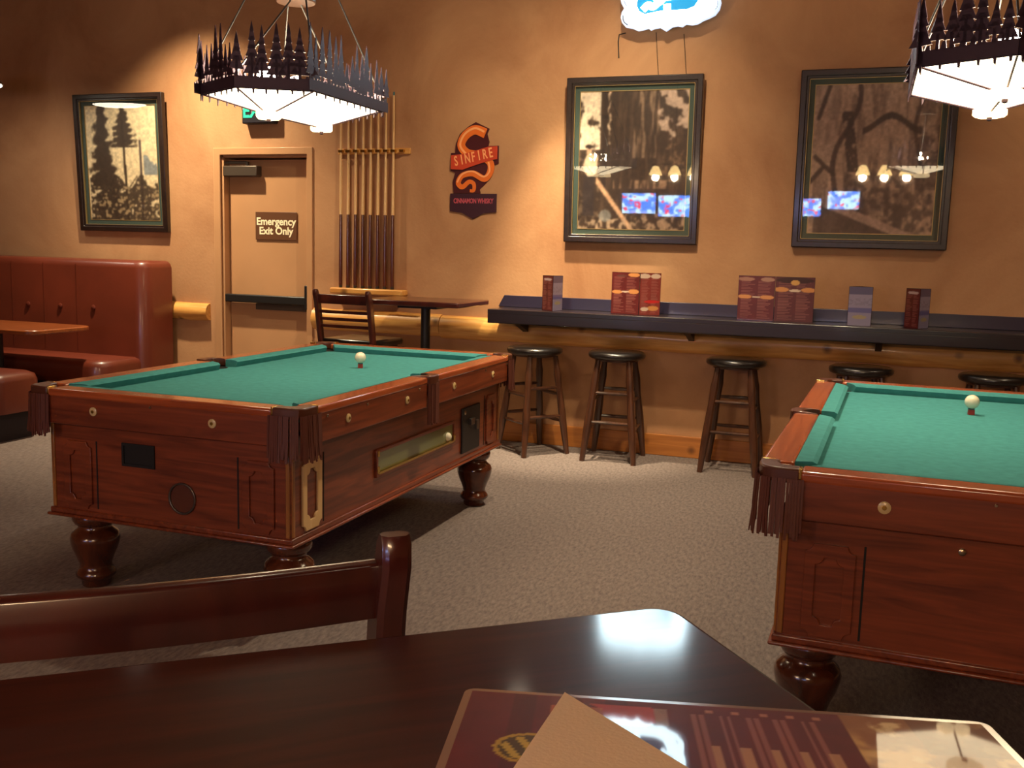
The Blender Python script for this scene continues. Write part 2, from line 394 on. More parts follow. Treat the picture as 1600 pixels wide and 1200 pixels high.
def photo1(nx=110, ny=160):
    U, V = np.meshgrid(np.linspace(0, 1, nx), np.linspace(0, 1, ny))
    img = np.ones((ny, nx, 3))*np.array([.93, .86, .70]); img = mixc(img, sm(.9, .2, V)*.25, (.85, .72, .55))
    dk = (.22, .17, .13)
    n = noise(ny, nx, 30, 20, 4, 5)
    img = mixc(img, conifer(U, V, .22, 1.12, .3, .2, 2)*.95, dk); img = mixc(img, conifer(U, V, .28, .66, .0, .28, 4)*.95, (.25, .2, .16))
    img = mixc(img, conifer(U, V, .53, 1.0, .64, .19, 8, .5)*.95, dk); img = mixc(img, (np.abs(U-.55+.03*V) < .015)*(V < .95), dk)
    img = mixc(img, (np.abs(U-.76) < .016)*(V < .70), (.3, .25, .25))
    low = (V < .34+.12*(n-.5)+.06*np.sin(U*19)); img = mixc(img, low*(n > .36)*(U > .02)*.9, (.24, .19, .15))
    img = mixc(img, (np.abs(V-.3-.9*(U-.6)) < .006)*(U > .58)*(U < .7), dk)
    img = mixc(img, ((V < .60+.1*np.sin(U*9-4)+.1*(n-.5)) & (U > .80) & (V > .40))*.75, (.42, .47, .52))
    img = mixc(img, ((n > .62) & (V < .3))*.8, (.74, .64, .48))
    return soften(img, 61)
def photo2(nx=130, ny=160):
    U, V = np.meshgrid(np.linspace(0, 1, nx), np.linspace(0, 1, ny)); st = noise(ny, nx, 5, 34, 4, 11); n = noise(ny, nx, 12, 12, 5, 12); n2 = noise(ny, nx, 26, 26, 4, 13)
    img = np.ones((ny, nx, 3))*np.array([.215, .16, .125]); img = mixc(img, sm(.45, .8, st)*.55, (.42, .33, .26))
    img = mixc(img, (U < .2)*sm(.42, .5, n+.25*(V-.55))*(V > .58), (.93, .86, .76)); img = mixc(img, (U < .2)*(V <= .58)*sm(.5, .6, n2)*.5, (.6, .5, .4))
    img = mixc(img, (np.abs(U-.24) < .018)*(V > .3)*.85, (.17, .12, .1)); img = mixc(img, (np.abs(U-.28+.01*np.sin(V*60)) < .012)*(V > .62)*sm(.4, .6, n2), (.85, .75, .64))
    img = mixc(img, (U > .5)*(U < .74)*(V > .52)*sm(.44, .62, noise(ny, nx, 4, 40, 3, 14))*.8, (.62, .51, .41))
    img = mixc(img, (U > .72)*(V > .62)*sm(.48, .56, n+.3*(V-.78)), (.75, .65, .58)); img = mixc(img, (U > .74)*(V > .35)*(V < .62)*sm(.52, .64, n2)*.7, (.55, .43, .32))
    # standing logger: pale shirt, dark trousers, hat; long plank slanting away
    e = lambda cx, cy, rx, ry: (((U-cx)/rx)**2+((V-cy)/ry)**2 < 1).astype(float)
    img = mixc(img, e(.11, .47, .065, .085)*.95, (.88, .77, .66)); img = mixc(img, e(.155, .52, .03, .03)*.9, (.86, .74, .62)); img = mixc(img, e(.095, .572, .024, .028), (.8, .66, .54)); img = mixc(img, e(.095, .604, .04, .014), (.16, .12, .1))
    img = mixc(img, ((np.abs(U-.10) < .055) & (V < .39) & (V > .1))*.8, (.17, .14, .15))
    L = .36-(U-.17)*1.06; img = mixc(img, ((np.abs(V-L) < .028) & (U > .17) & (U < .53))*.95, (.83, .66, .52))
    img = mixc(img, (V < .08+.05*(n-.5))*sm(.45, .6, n2), (.7, .6, .5)); img = mixc(img, e(.26, .10, .06, .045)*.7, (.55, .56, .55))
    img = mixc(img, ((np.abs(V-.33) < .03) & (U > .33) & (U < .85))*sm(.5, .62, noise(ny, nx, 3, 30, 3, 15))*.8, (.7, .56, .45))
    img = mixc(img, ((V < .14) & (U > .45))*sm(.5, .64, n2)*.8, (.66, .54, .44))
    return soften(img, 62)
def photo3(nx=140, ny=160):
    U, V = np.meshgrid(np.linspace(0, 1, nx), np.linspace(0, 1, ny)); st = noise(ny, nx, 5, 26, 5, 21); n = noise(ny, nx, 9, 9, 5, 22); n2 = noise(ny, nx, 26, 26, 4, 23)
    img = np.ones((ny, nx, 3))*np.array([.70, .58, .49]); img = mixc(img, sm(.55, .3, st)*.5, (.28, .21, .18)); img = mixc(img, sm(.56, .75, n)*.4, (.72, .61, .53))
    img = mixc(img, (U < .2)*(V > .5)*.45, (.66, .56, .5))
    img = mixc(img, (np.abs(U-.25-.22*(V-.6)-.05*np.sin(V*9)) < .02)*(V > .25)*.8, (.18, .13, .12)); img = mixc(img, (np.abs(U-.31+.2*(V-.6)) < .045)*(V > .42)*(V < .82)*sm(.4, .5, n2+.1)*.85, (.16, .12, .11))
    img = mixc(img, (np.abs(V-.73-.12*np.exp(-((U-.62)/.16)**2)+.06) < .022)*(U > .4)*(U < .86)*.85, (.19, .15, .13))
    img = mixc(img, (np.abs(U-.84+.03*np.sin(V*11)) < .016)*(V > .45)*.7, (.2, .15, .13)); img = mixc(img, (U > .84)*(V < .72)*(V > .3)*sm(.46, .6, n2)*.6, (.27, .21, .19))
    img = mixc(img, ((V < .42+.15*(n-.5)) & (V > .02) & (U > .28))*sm(.62, .4, n2)*.75, (.24, .19, .17))
    img = mixc(img, ((V < .3) & (U > .3) & (U < .75))*.5*sm(.35, .6, n), (.22, .17, .16))
    L = .17-(U-.25)*.33; img = mixc(img, ((np.abs(V-L) < .03) & (U > .22) & (U < .85))*.9, (.68, .56, .50))
    img = mixc(img, ((V < L-.03) & (U > .05))*.75, (.23, .18, .17))
    for bx, by, dx, dy in ((.04, .78, .08, .22), (.03, .52, .16, -.12), (.1, .45, -.1, -.1)):
        t = np.clip(((U-bx)*dx+(V-by)*dy)/(dx*dx+dy*dy), 0, 1); img = mixc(img, (np.hypot(U-bx-t*dx, V-by-t*dy) < .016)*.85, (.2, .15, .13))
    return soften(img, 63)
def picture(name, label, x0, x1, z0, z1, arr, rot=.034):
    W_, H_ = x1-x0, z1-z0; r = thing(name, label, 'picture', ((x0+x1)/2, DW-.024, (z0+z1)/2), 0, 'framed forest photographs on the wall')
    r.rotation_euler = (rot, 0, 0)
    R = lambda a: [(-W_/2+a, -H_/2+a), (W_/2-a, -H_/2+a), (W_/2-a, H_/2-a), (-W_/2+a, H_/2-a)]
    T = front(0, 0, 0); f = MB(); f.ring(R(0), R(.04), 0, .045, T); f.ring(R(.034), R(.056), 0, .034, T)
    obj('frame', f, 'frame_wood', r, bevel=.006)
    obj('backing', MB().prism(R(.03), .001, .008, T), 'black', r)
    obj('mat_board', MB().ring(R(.05), R(.094), .008, .0125, T), 'mat_green', r)
    obj('gilt_fillet', MB().ring(R(.052), R(.058), .0126, .03, T).ring(R(.091), R(.0955), .011, .0145, T), 'gilt', r)
    raster('print', arr, W_-.185, H_-.185, front(0, -.0095, 0), 'photo_print', r)
    obj('glass', MB().prism(R(.053), .022, .0235, T), 'picture_glass', r, smooth=0)
    return r
picture('framed_picture', 'narrow dark framed photograph of tall conifers between the booth and the door', -6.377, -5.469, 1.484, 2.608, photo1(), .044)
picture('framed_picture', 'dark framed photograph of a logger in white shirt, below the lit blue sign', -2.054, -1.110, 1.484, 2.608, photo2())
picture('framed_picture', 'dark framed photograph of furrowed bark and a fallen log, partly behind a chandelier', -.487, .457, 1.484, 2.608, photo3())
# hanging wires of the middle picture
for xa, xb, za, lab in ((-1.46, -1.43, 2.90, 'thin dark hanging wire above the logger photograph, nearer the tin sign'), (-1.27, -1.24, 2.88, 'thin dark hanging wire above the logger photograph, nearer the bark photograph')):
    tag(obj('picture_wire', MB().tube([(xa, DW-.004, za), (xb, DW-.004, 2.60)], .002, 6), 'cord'), lab, 'wire')

# ------------------------------------------------------------------ tin sign
ts = thing('tin_sign', 'die-cut tin sign with an orange serpent and a plum banner', 'sign', (-2.765, DW, 1.983))
k = 1/7.06*.00531
P = lambda L: [((x-447)*k, (612-y)*k) for x, y in L]
T = front(0, 0, 0)
obj('backing_plate', MB().prism(P([(455, 150), (600, 215), (578, 265), (602, 340), (592, 378), (700, 375), (702, 545), (656, 560), (640, 650), (560, 745), (510, 790), (520, 830), (235, 830), (222, 720), (248, 632), (198, 612), (200, 440), (243, 440), (250, 350), (290, 260), (380, 190)]), .003, .010, T), 'tin_maroon', ts, bevel=.002)
obj('lower_plate', MB().prism(P([(690, 832), (690, 1010), (560, 1020), (445, 1078), (330, 1020), (200, 1005), (200, 832)]), .003, .012, T), 'tin_plum', ts, bevel=.002)
def strip(pts, w, z0, z1):
    n = len(pts); L = []; Rr = []
    for i in range(n):
        a = Vector(pts[max(i-1, 0)]); b = Vector(pts[min(i+1, n-1)]); t = (b-a).normalized(); nrm = Vector((-t.y, t.x)); p = Vector(pts[i]); ww = w[i] if isinstance(w, list) else w
        L.append(tuple(p+nrm*ww/2)); Rr.append(tuple(p-nrm*ww/2))
    return L, Rr, z0, z1
def smooth_path(pts, n=6):
    out = []
    q = [pts[0]]+pts+[pts[-1]]
    for i in range(1, len(q)-2):
        for s in range(n):
            t = s/n; p0, p1, p2, p3 = (Vector(a) for a in q[i-1:i+3])
            out.append(tuple(.5*((2*p1)+(p2-p0)*t+(2*p0-5*p1+4*p2-p3)*t*t+(3*p1-p0-3*p2+p3)*t**3)))
    return out+[tuple(q[-1])]
def ribbon(pts, wid, z0, z1, n=6, taper=None):
    p = smooth_path(pts, n); m = len(p); w = [wid*(taper(i/(m-1)) if taper else 1) for i in range(m)]
    L, Rr, a, b = strip(p, w, z0, z1)
    return MB().ring(L, Rr, a, b, T, closed=False)
obj('serpent', ribbon(P([(560, 260), (450, 225), (350, 280), (310, 370), (370, 440), (500, 470), (610, 530), (620, 620), (560, 690), (440, 640), (330, 660), (285, 730), (330, 770), (400, 720), (450, 740), (450, 800), (410, 805)]), 75*k, .010, .016, taper=lambda t: 1.25-.85*t), 'tin_orange', ts, bevel=.002)
obj('serpent_highlight', ribbon(P([(550, 245), (450, 210), (345, 265), (300, 370), (360, 450)]), 20*k, .016, .0175).add(*[(lambda m: (m.v, m.f))(ribbon(P([(600, 530), (612, 620), (550, 670), (440, 620), (330, 645), (275, 725)]), 16*k, .016, .0175))][0]), 'tin_cream', ts)
obj('banner', MB().prism(P([(205, 465), (330, 455), (470, 420), (600, 385), (690, 382), (690, 505), (600, 520), (470, 560), (330, 605), (205, 600)]), .016, .020, T), 'tin_red', ts, bevel=.002)
for i, ch in enumerate('SINFIRE'):
    text('letter', ch, 130*k, 'tin_cream', front(0, 0, 0) @ Matrix.Translation(((262-447+i*60)*k, (612-(525-i*13))*k, .0205)) @ Matrix.Rotation(.2, 4, 'Z'), ts, .0012, .0018, sx=.62)
text('lettering', 'CINNAMON WHISKY', 66*k, 'tin_pink', front(0, 0, 0) @ Matrix.Translation((0, (612-905)*k, .0125)), ts, .0008, .0012, sx=.66)

# ------------------------------------------------------------------ lit sign at the top
ns = thing('lit_sign', 'scroll-edged sign lit white and blue, mounted above the logger photograph', 'sign', (-1.352, DW, 3.2))
# drawing units: crop pixels /5 -> photo pixels, 225 px per metre
kk = 1/5/232.
Q = lambda L: [((x-768)*kk, (-88-y)*kk+.0) for x, y in L]
half = [(748, 285), (700, 256), (655, 262), (628, 272), (610, 258), (570, 266), (530, 272), (485, 252), (430, 240), (398, 205), (385, 165), (392, 125), (410, 98), (388, 62), (376, 20), (376, -40)]
right = [(1174, -40), (1168, 10), (1148, 58), (1158, 95), (1148, 145), (1118, 185), (1075, 205), (1030, 220), (990, 242), (945, 248), (900, 240), (872, 258), (835, 250), (795, 256)]
low = half+[(376, -88)]+[(1174, -88)]+right
mir = lambda L: [(x, -176-y) for x, y in L]
outline = half+mir(half)[::-1]+mir(right)[::-1]+right
outline = [p for p in outline]
body = [((x-768)*.9+768, (y+88)*.92-88) for x, y in outline]
obj('housing', MB().prism(Q(body), .012, .10, T), 'sign_dark', ns, bevel=.004)
obj('rim', MB().prism(Q(outline), .10, .118, T), 'neon_rim', ns)
inner = [((x-768)*.93+768, (y+88)*.955-88-2) for x, y in outline]
obj('face', MB().prism(Q(inner), .118, .121, T), 'neon_white', ns)
for gpts in ([(398, -30), (405, 30), (432, 80)], [(404, 150), (412, 195), (445, 225)], [(450, 120), (462, 165), (500, 190)], [(1130, 80), (1125, 130), (1080, 175)], [(1080, 110), (1062, 135)], [(500, 210), (540, 240), (590, 240)]):
    obj('groove', ribbon(Q(gpts), 6*kk, .1205, .1222, 4), 'sign_dark', ns)
blue = [(510, 85), (530, 125), (575, 150), (700, 132), (900, 132), (958, 112), (985, 70), (1000, 20), (1040, -10), (1060, -70), (1030, -170), (900, -230), (620, -230), (500, -170), (480, -80), (520, -20)]
obj('blue_field', MB().prism(Q(blue), .1212, .1232, T), 'neon_blue', ns)
sc = [ribbon(Q(g), wd*kk, .1234, .1262, 5) for g, wd in (([(470, 5), (520, -25), (600, -40), (640, -120)], 55), ([(560, 120), (600, 85), (640, 100), (690, 60)], 52), ([(640, -10), (660, 40), (690, 70), (740, 20)], 46), ([(720, 40), (780, 35), (860, 5), (920, -20)], 40), ([(748, 85), (750, 140)], 55), ([(960, 60), (975, 30), (1060, 10), (1140, -30)], 34), ([(560, -140), (700, -170), (820, -120), (960, -160)], 50), ([(700, -60), (820, -80), (900, -120)], 36))]
sm_ = MB()
for s_ in sc: sm_.add(s_.v, s_.f)
obj('script', sm_, 'neon_white', ns)
tag(obj('power_cord', MB().tube([(-1.66, DW-.05, 2.895), (-1.715, DW-.008, 2.895), (-1.72, DW-.006, 2.85), (-1.712, DW-.006, 2.74)], .004, 6), 'cord'), 'short dark cord dangling under the lit blue sign', 'cord')

# ------------------------------------------------------------------ chandeliers over the pool tables
HW, HS, HA = .285, .315, .16
HEX = [(-HW, -HS), (0, -HS-HA), (HW, -HS), (HW, HS), (0, HS+HA), (-HW, HS)]
def tree_shape(h, w, rr):
    n = max(4, int(h/.03)); L = []
    for i in range(n):
        t = i/n; z0 = h*(1-.0)-h*.80*t; wi = w*(.12+.88*(t+.5/n))
        L.append((z0-h*.80/n*.9, wi*.5*rr.uniform(.8, 1.1)))
    return L
def make_plate(p, q, seed, over=.0):
    rr = random.Random(seed); p = Vector((*p, 0)); q = Vector((*q, 0)); t = (q-p).normalized(); Ln = (q-p).length; nrm = Vector((t.y, -t.x, 0))
    X = Matrix(((t.x, 0, nrm.x, p.x), (t.y, 0, nrm.y, p.y), (0, 1, 0, 0), (0, 0, 0, 1)))      # drawing (s, z, out)
    m = MB(); th = .004
    m.prism([(-over, 0), (Ln+over, 0), (Ln+over, .046), (-over, .046)], 0, th, X)
    s = -over+.01
    while s < Ln+over-.01:
        h = rr.choice((.15, .17, .19, .215, .245, .26)); w = rr.uniform(.066, .095)*(h/.2)**.5; base = .046; low = rr.uniform(.006, .03)
        m.prism([(s-.006, base-.004), (s+.006, base-.004), (s+.005, h*.5), (s-.005, h*.5)], 0, th, X)
        tiers = tree_shape(h-low-.046, w, rr); top = h; fh = top-base-low
        prev = (s, top)
        for i, (z, hw) in enumerate(tiers):
            zb = top-fh*(i+1)/len(tiers); zt = zb+fh/len(tiers)*1.45
            m.prism([(s-hw, zb-rr.uniform(0, .006)), (s+hw, zb-rr.uniform(0, .006)), (s+hw*.3, min(zt, top)), (s-hw*.3, min(zt, top))], 0, th, X)
        m.prism([(s-.008, top-.03), (s+.008, top-.03), (s, top+.012)], 0, th, X)
        s += rr.uniform(.040, .062)
    # undergrowth: low scalloped mass with gaps between the trunks
    s = -over
    while s < Ln+over-.015:
        w = rr.uniform(.010, .022); h = rr.uniform(.006, .026)
        m.prism([(s, .044), (s+w, .044), (s+w*.8, .046+h), (s+w*.3, .046+h*.8)], 0, th, X); s += w+rr.uniform(.004, .02)
    s = .015
    while s < Ln:
        m.prism([(s-.0055, .002), (s+.0055, .002), (s+.0035, -rr.uniform(.018, .034)), (s-.0035, -.02)], 0, th, X); s += rr.uniform(.045, .075)
    return m
def make_chandelier(loc, label):
    r = thing('tree_chandelier', label, 'chandelier', loc, 0, 'chandeliers with metal trees over the pool tables')
    for i in range(6):
        over = .045 if i in (2, 5) else .0
        obj('tree_panel', make_plate(HEX[i], HEX[(i+1) % 6], 40+i, over), 'iron', r, smooth=0)
    ins = [(x*.97, y*.97, .004) for x, y in HEX]; c1, c2 = (0, -.225, -.080), (0, .225, -.080)
    def panel(*pts):
        pts = [Vector(p) for p in pts]; n = (pts[1]-pts[0]).cross(pts[2]-pts[0]).normalized()*.004; m = len(pts)
        return MB().add([tuple(p) for p in pts]+[tuple(p+n) for p in pts], [tuple(range(m)), tuple(range(m, 2*m))]+[(i, (i+1) % m, (i+1) % m+m, i+m) for i in range(m)])
    A, B, C, D_, E_, F_ = ins
    for pts in ((A, B, c1), (B, C, c1), (C, D_, c2, c1), (D_, E_, c2), (E_, F_, c2), (F_, A, c1, c2)): obj('glass_panel', panel(*pts), 'lamp_glass', r, smooth=0)
    rim = MB()
    for i in range(6): rim.tube([(HEX[i][0]*.985, HEX[i][1]*.985, .0), (HEX[(i+1) % 6][0]*.985, HEX[(i+1) % 6][1]*.985, .0)], .005, 6)
    obj('rim', rim, 'iron', r)
    for p, c in ((A, c1), (B, c1), (C, c1), (D_, c2), (E_, c2), (F_, c2), (c1, c2)):
        obj('rib', MB().tube([(p[0], p[1], p[2]-.004), (c[0], c[1], c[2]-.003)], .0042, 6), 'iron', r)
    for c in (c1, c2):
        cp = obj('bottom_cap', MB().lathe([(.052, .012), (.060, .008), (.060, -.012), (.05, -.02)], 6, c), 'lamp_glass_edge', r, smooth=0)
        obj('cap_bolt', MB().lathe([(.010, .0), (.010, -.01), (.004, -.014)], 8, (c[0], c[1], c[2]-.02)), 'iron', cp)
    for y in (-.24, 0, .24): obj('bulb', MB().sphere((0, y, .085), .038, 14, 10), 'bulb', r)
    obj('socket_bar', MB().box((0, 0, .035), (.03, .62, .012)).box((0, -.24, .045), (.03, .03, .03)).box((0, 0, .045), (.03, .03, .03)).box((0, .24, .045), (.03, .03, .03)), 'iron', r)
    hub = obj('hub', MB().lathe([(.088, .48), (.09, .475), (.09, .45), (.086, .445)], 24), 'orange_wood', r)
    obj('stem', MB().tube([(0, 0, .48), (0, 0, CEIL-loc[2])], .009, 8), 'iron', r)
    obj('canopy', MB().lathe([(.05, CEIL-loc[2]-.03), (.07, CEIL-loc[2]-.01), (.07, CEIL-loc[2])], 20), 'iron', r)
    for x, y in (HEX[0], HEX[2], HEX[3], HEX[5]):
        obj('hanger', MB().tube([(x, y, .05), (x*.12, y*.12, .78)], .004, 6), 'black', r)
    for y in (-HS-HA, HS+HA): obj('hanger', MB().tube([(0, y, .05), (0, y*.06, .46)], .004, 6), 'black', r)
    return r
T1 = (-2.446, 4.066, 0); T2 = (.402, 3.845, 0)
ch = make_chandelier((-2.535, 4.065, 2.058), 'chandelier ringed with metal pine trees over the table near the emergency door')
copy_tree(ch, (.39, 3.955, 2.055), 0, 'chandelier ringed with metal pine trees, in front of the bark photograph')

# ------------------------------------------------------------------ pool tables
PL, PW, PH = 2.23/2, 1.247/2, .838
CX, CY = PW-.074, PL-.055          # cabinet half sizes
def octagon(w, h, c, n=4):          # ornament outline with scooped corners
    pts = []
    for sx, sy, a0 in ((1, 1, 0), (-1, 1, 1), (-1, -1, 2), (1, -1, 3)):
        cx, cy = sx*w/2, sy*h/2
        for i in range(n+1):
            a = PI*a0/2+PI/2*i/n+PI
            q = (cx+c*math.cos(a+0), cy+c*math.sin(a+0)); pts.append(q)
        seg = pts[-(n+1):]
        if (a0 % 2 == 0): pts[-(n+1):] = seg[::-1]
        else: pts[-(n+1):] = seg[::-1]
    return pts
def side_T(face):                    # drawing (right, up, out) for each cabinet face: near, right, far, left
    o = {'near': (0, -CY, 0), 'far': (0, CY, PI), 'right': (CX, 0, PI/2), 'left': (-CX, 0, -PI/2)}[face]
    return front(o[0], o[1], 0, o[2])
def rail_T(face):
    o = {'near': (0, -PL, 0), 'far': (0, PL, PI), 'right': (PW, 0, PI/2), 'left': (-PW, 0, -PI/2)}[face]
    return front(o[0], o[1], 0, o[2])
def make_pool_table(label):
    r = thing('pool_table', label, 'pool table', T1, -.0109*-1, 'pool tables')
    obj('bed', MB().box((0, 0, .785), (2*PW-.18, 2*PL-.18, .03)), 'felt', r)
    # cabinet
    obj('cabinet', MB().box((0, 0, .535), (2*CX, 2*CY, .39)).box((0, 0, .755), (2*CX-.04, 2*CY-.04, .05)), 'cherry', r, bevel=.006)
    obj('base_moulding', MB().box((0, 0, .341), (2*CX+.018, 2*CY+.018, .022)).box((0, 0, .325), (2*CX+.036, 2*CY+.036, .012)), 'cherry_y', r, bevel=.005)
    g = .118
    # wooden top rails and aprons, two to each long side
    for sy in (-1, 1):
        obj('top_rail', MB().box((0, sy*(PL-.046), .822), (2*PW-2*g, .092, .032)), 'rail_wood_x', r, bevel=.009, seg=3)
        obj('apron', MB().box((0, sy*(PL-.016), .757), (2*PW-2*g, .026, .112)), 'cherry_x', r, bevel=.004)
    for sx in (-1, 1):
        for sy in (-1, 1):
            y0, y1 = .055, PL-g
            obj('top_rail', MB().box((sx*(PW-.046), sy*(y0+y1)/2, .822), (.092, y1-y0, .032)), 'rail_wood_y', r, bevel=.009, seg=3)
            obj('apron', MB().box((sx*(PW-.016), sy*(y0+y1)/2, .757), (.026, y1-y0, .112)), 'cherry_y', r, bevel=.004)
    # cushions
    def cushion(p, q, inn, e0=.045, e1=.045):
        p = Vector((*p, 0)); q = Vector((*q, 0)); t = (q-p).normalized(); i = Vector((*inn, 0)); rings = []
        for a, s, e in ((p, 1, e0), (q, -1, e1)):
            rings.append([tuple(a+Vector((0, 0, .8375))), tuple(a+t*s*e*.75+i*.045+Vector((0, 0, .834))), tuple(a+t*s*e+i*.058+Vector((0, 0, .826))), tuple(a+t*s*e*.8+i*.046+Vector((0, 0, .80))), tuple(a+Vector((0, 0, .80)))])
        return MB().loft(rings)
    ci = .092
    for sy in (-1, 1): obj('cushion', cushion((-PW+g+.02, sy*(PL-ci)), (PW-g-.02, sy*(PL-ci)), (0, -sy)), 'felt', r, smooth=25)
    for sx in (-1, 1):
        for sy in (-1, 1): obj('cushion', cushion((sx*(PW-ci), sy*.05), (sx*(PW-ci), sy*(PL-g-.02)), (-sx, 0), .02, .045), 'felt', r, smooth=25)
    # corner pockets: leather rim, dark hole, leather fringe
    for sx in (-1, 1):
        for sy in (-1, 1):
            out = [(PW-g, -PL), (PW-.08, -PL), (PW-.045, -PL+.004), (PW-.018, -PL+.018), (PW-.004, -PL+.045), (PW, -PL+.08), (PW, -PL+g)]
            inn = [(PW-g, -PL+.055), (PW-.098, -PL+.052), (PW-.075, -PL+.057), (PW-.062, -PL+.062), (PW-.057, -PL+.075), (PW-.052, -PL+.098), (PW-.055, -PL+g)]
            fl = lambda L: [(x*sx, y*-sy) for x, y in L]
            pk = obj('pocket', MB().ring(fl(out), fl(inn), .802, .843, closed=False), 'pocket_leather', r, bevel=.006)
            hole = [(sx*(PW-.105)+.062*math.cos(a), sy*(PL-.105)+.062*math.sin(a)) for a in [2*PI*i/20 for i in range(20)]]
            obj('pocket_hole', MB().prism(hole, .792, .8015), 'pocket_dark', pk)
            # a brass ferrule where the rim meets each rail
            obj('rim_ferrule', MB().box((sx*(PW-g), sy*(PL-.02), .829), (.010, .038, .030)).box((sx*(PW-.02), sy*(PL-g), .829), (.038, .010, .030)), 'brass', pk, bevel=.002)
            rr = random.Random(5+sx*2+sy); fm = MB(); path = [(PW-g-.012, -PL+.004)]+out[1:-1]+[(PW-.004, -PL+g+.012)]
            acc = [0]
            for a, b in zip(path, path[1:]): acc.append(acc[-1]+math.dist(a, b))
            nst = 30
            for i in range(nst):
                s = acc[-1]*(i+.5)/nst; j = max(q for q in range(len(acc)-1) if acc[q] <= s); t = (s-acc[j])/(acc[j+1]-acc[j])
                a, b = Vector(path[j]), Vector(path[j+1]); p = a.lerp(b, t); tg = (b-a).normalized(); n = Vector((tg.y, -tg.x)); p = p+n*(.004+rr.uniform(0, .004)); zb = .655+rr.uniform(-.012, .012)
                hw = acc[-1]/nst*.47; fl_ = rr.uniform(.0, .012)
                q0 = [(p-tg*hw), (p+tg*hw)]
                vs = []
                for z, o_ in ((.815, 0), (.72, .004), (zb, fl_)):
                    for off in (0., .004):
                        for e in q0: w_ = e+n*(o_+off); vs.append((w_.x*sx, w_.y*-sy, z))
                fs = [(0, 1, 5, 4), (4, 5, 9, 8), (2, 6, 7, 3), (6, 10, 11, 7), (0, 4, 6, 2), (4, 8, 10, 6), (1, 3, 7, 5), (5, 7, 11, 9), (8, 9, 11, 10)]
                fm.add(vs, fs)
            obj('fringe', fm, 'fringe_leather', pk, smooth=0)
    for sx in (-1, 1):
        o_ = [(PW-.02, -.056), (PW+.006, -.05), (PW+.016, -.025), (PW+.018, 0), (PW+.016, .025), (PW+.006, .05), (PW-.02, .056)]
        i_ = [(PW-.09, -.055), (PW-.06, -.05), (PW-.035, -.03), (PW-.03, 0), (PW-.035, .03), (PW-.06, .05), (PW-.09, .055)]
        fl = lambda L: [(x*sx, y) for x, y in L]
        pk = obj('pocket', MB().ring(fl(o_), fl(i_), .802, .843, closed=False), 'pocket_leather', r, bevel=.005)
        obj('pocket_hole', MB().prism([(sx*(PW-.085)+.046*math.cos(a), .046*math.sin(a)) for a in [2*PI*i/18 for i in range(18)]], .79, .8015), 'pocket_dark', pk)
        fm = MB(); rr = random.Random(3)
        for i in range(12):
            y = -.055+.11*(i+.5)/12; x = PW+.012*math.cos(y/.055*PI/2)+rr.uniform(0, .004); fm.box((sx*(x), y, .735-.02), (.006, .0085, .19+rr.uniform(-.015, .01)))
        obj('fringe', fm, 'fringe_leather', pk, smooth=0)
    # sights and bolts on the aprons
    def disc(face, u, z, rad, mat, name, n=14, th=.004):
        return obj(name, MB().lathe([(rad, 0), (rad, th*.6), (rad*.7, th)], n, (0, 0, 0), rail_T(face) @ Matrix.Translation((u, z, -.003+.001)) ), mat, r)
    for f in ('near', 'far'):
        for u in (-.285, .255): 
            s_ = disc(f, u, .763, .017, 'pearl', 'sight', 16, .006); obj('sight_centre', MB().lathe([(.007, 0), (.006, .003)], 10, (0, 0, 0), rail_T(f) @ Matrix.Translation((u, .763, .003))), 'brass', s_)
        disc(f, -.02, .80, .005, 'screw', 'bolt', 8)
    for f in ('right', 'left'):
        for u in (-.775, -.262, .25, .765):
            s_ = disc(f, u, .763, .017, 'pearl', 'sight', 16, .006); obj('sight_centre', MB().lathe([(.007, 0), (.006, .003)], 10, (0, 0, 0), rail_T(f) @ Matrix.Translation((u, .763, .003))), 'brass', s_)
        for u in (-.93, -.62, -.14, .66, .97): disc(f, u, .795, .006, 'screw', 'bolt', 8)
    # carved ornaments, corner strips and panel grooves
    for f, half in (('near', CX), ('far', CX), ('right', CY), ('left', CY)):
        TT = side_T(f)
        for s in (-1, 1):
            w_, h_ = .135, .27
            o = [(x+s*(half-.135), y+.495) for x, y in octagon(w_, h_, .022)]; i2 = [(x+s*(half-.135), y+.495) for x, y in octagon(w_*.56, h_*.72, .022)]
            obj('ornament', MB().ring(o, i2, 0, .009, TT), 'cherry', r, bevel=.002)
        for s in (-1, 1):
            obj('corner_strip', MB().box((s*(half-.012), .535, .002), (.016, .36, .008), TT), 'strip_wood', r, bevel=.003)
        for s in (-1, 1): obj('panel_groove', MB().box((s*(half-.225), .50, .0005), (.006, .27, .002), TT), 'pocket_dark', r)
    # ball-return window and coin door on both long sides' right face
    TT = side_T('right')
    win = obj('ball_window', MB().ring([(-.42, .445), (.42, .445), (.42, .565), (-.42, .565)], [(-.405, .462), (.405, .462), (.405, .55), (-.405, .55)], -.002, .012, TT), 'cherry_y', r, bevel=.003)
    obj('window_glass', MB().box((0, .506, .001), (.80, .084, .003), TT), 'green_glass', win)
    obj('window_sill', MB().box((0, .463, .008), (.81, .010, .014), TT), 'brass', win)
    obj('captive_ball', MB(TT @ Matrix.Translation((.34, .494, .002))).sphere((0, 0, 0), .022, 16, 10), 'ball', win)
    for wx, wz, wl in ((-.407, .548, .025), (-.407, .478, .03), (.407, .478, .03)): obj('window_corner', MB().box((wx, wz, .012), (.018, wl, .006), TT), 'brass', win, bevel=.002)
    cd = obj('coin_door', MB().box((.635, .49, .004), (.24, .235, .012), TT), 'black', r, bevel=.004)
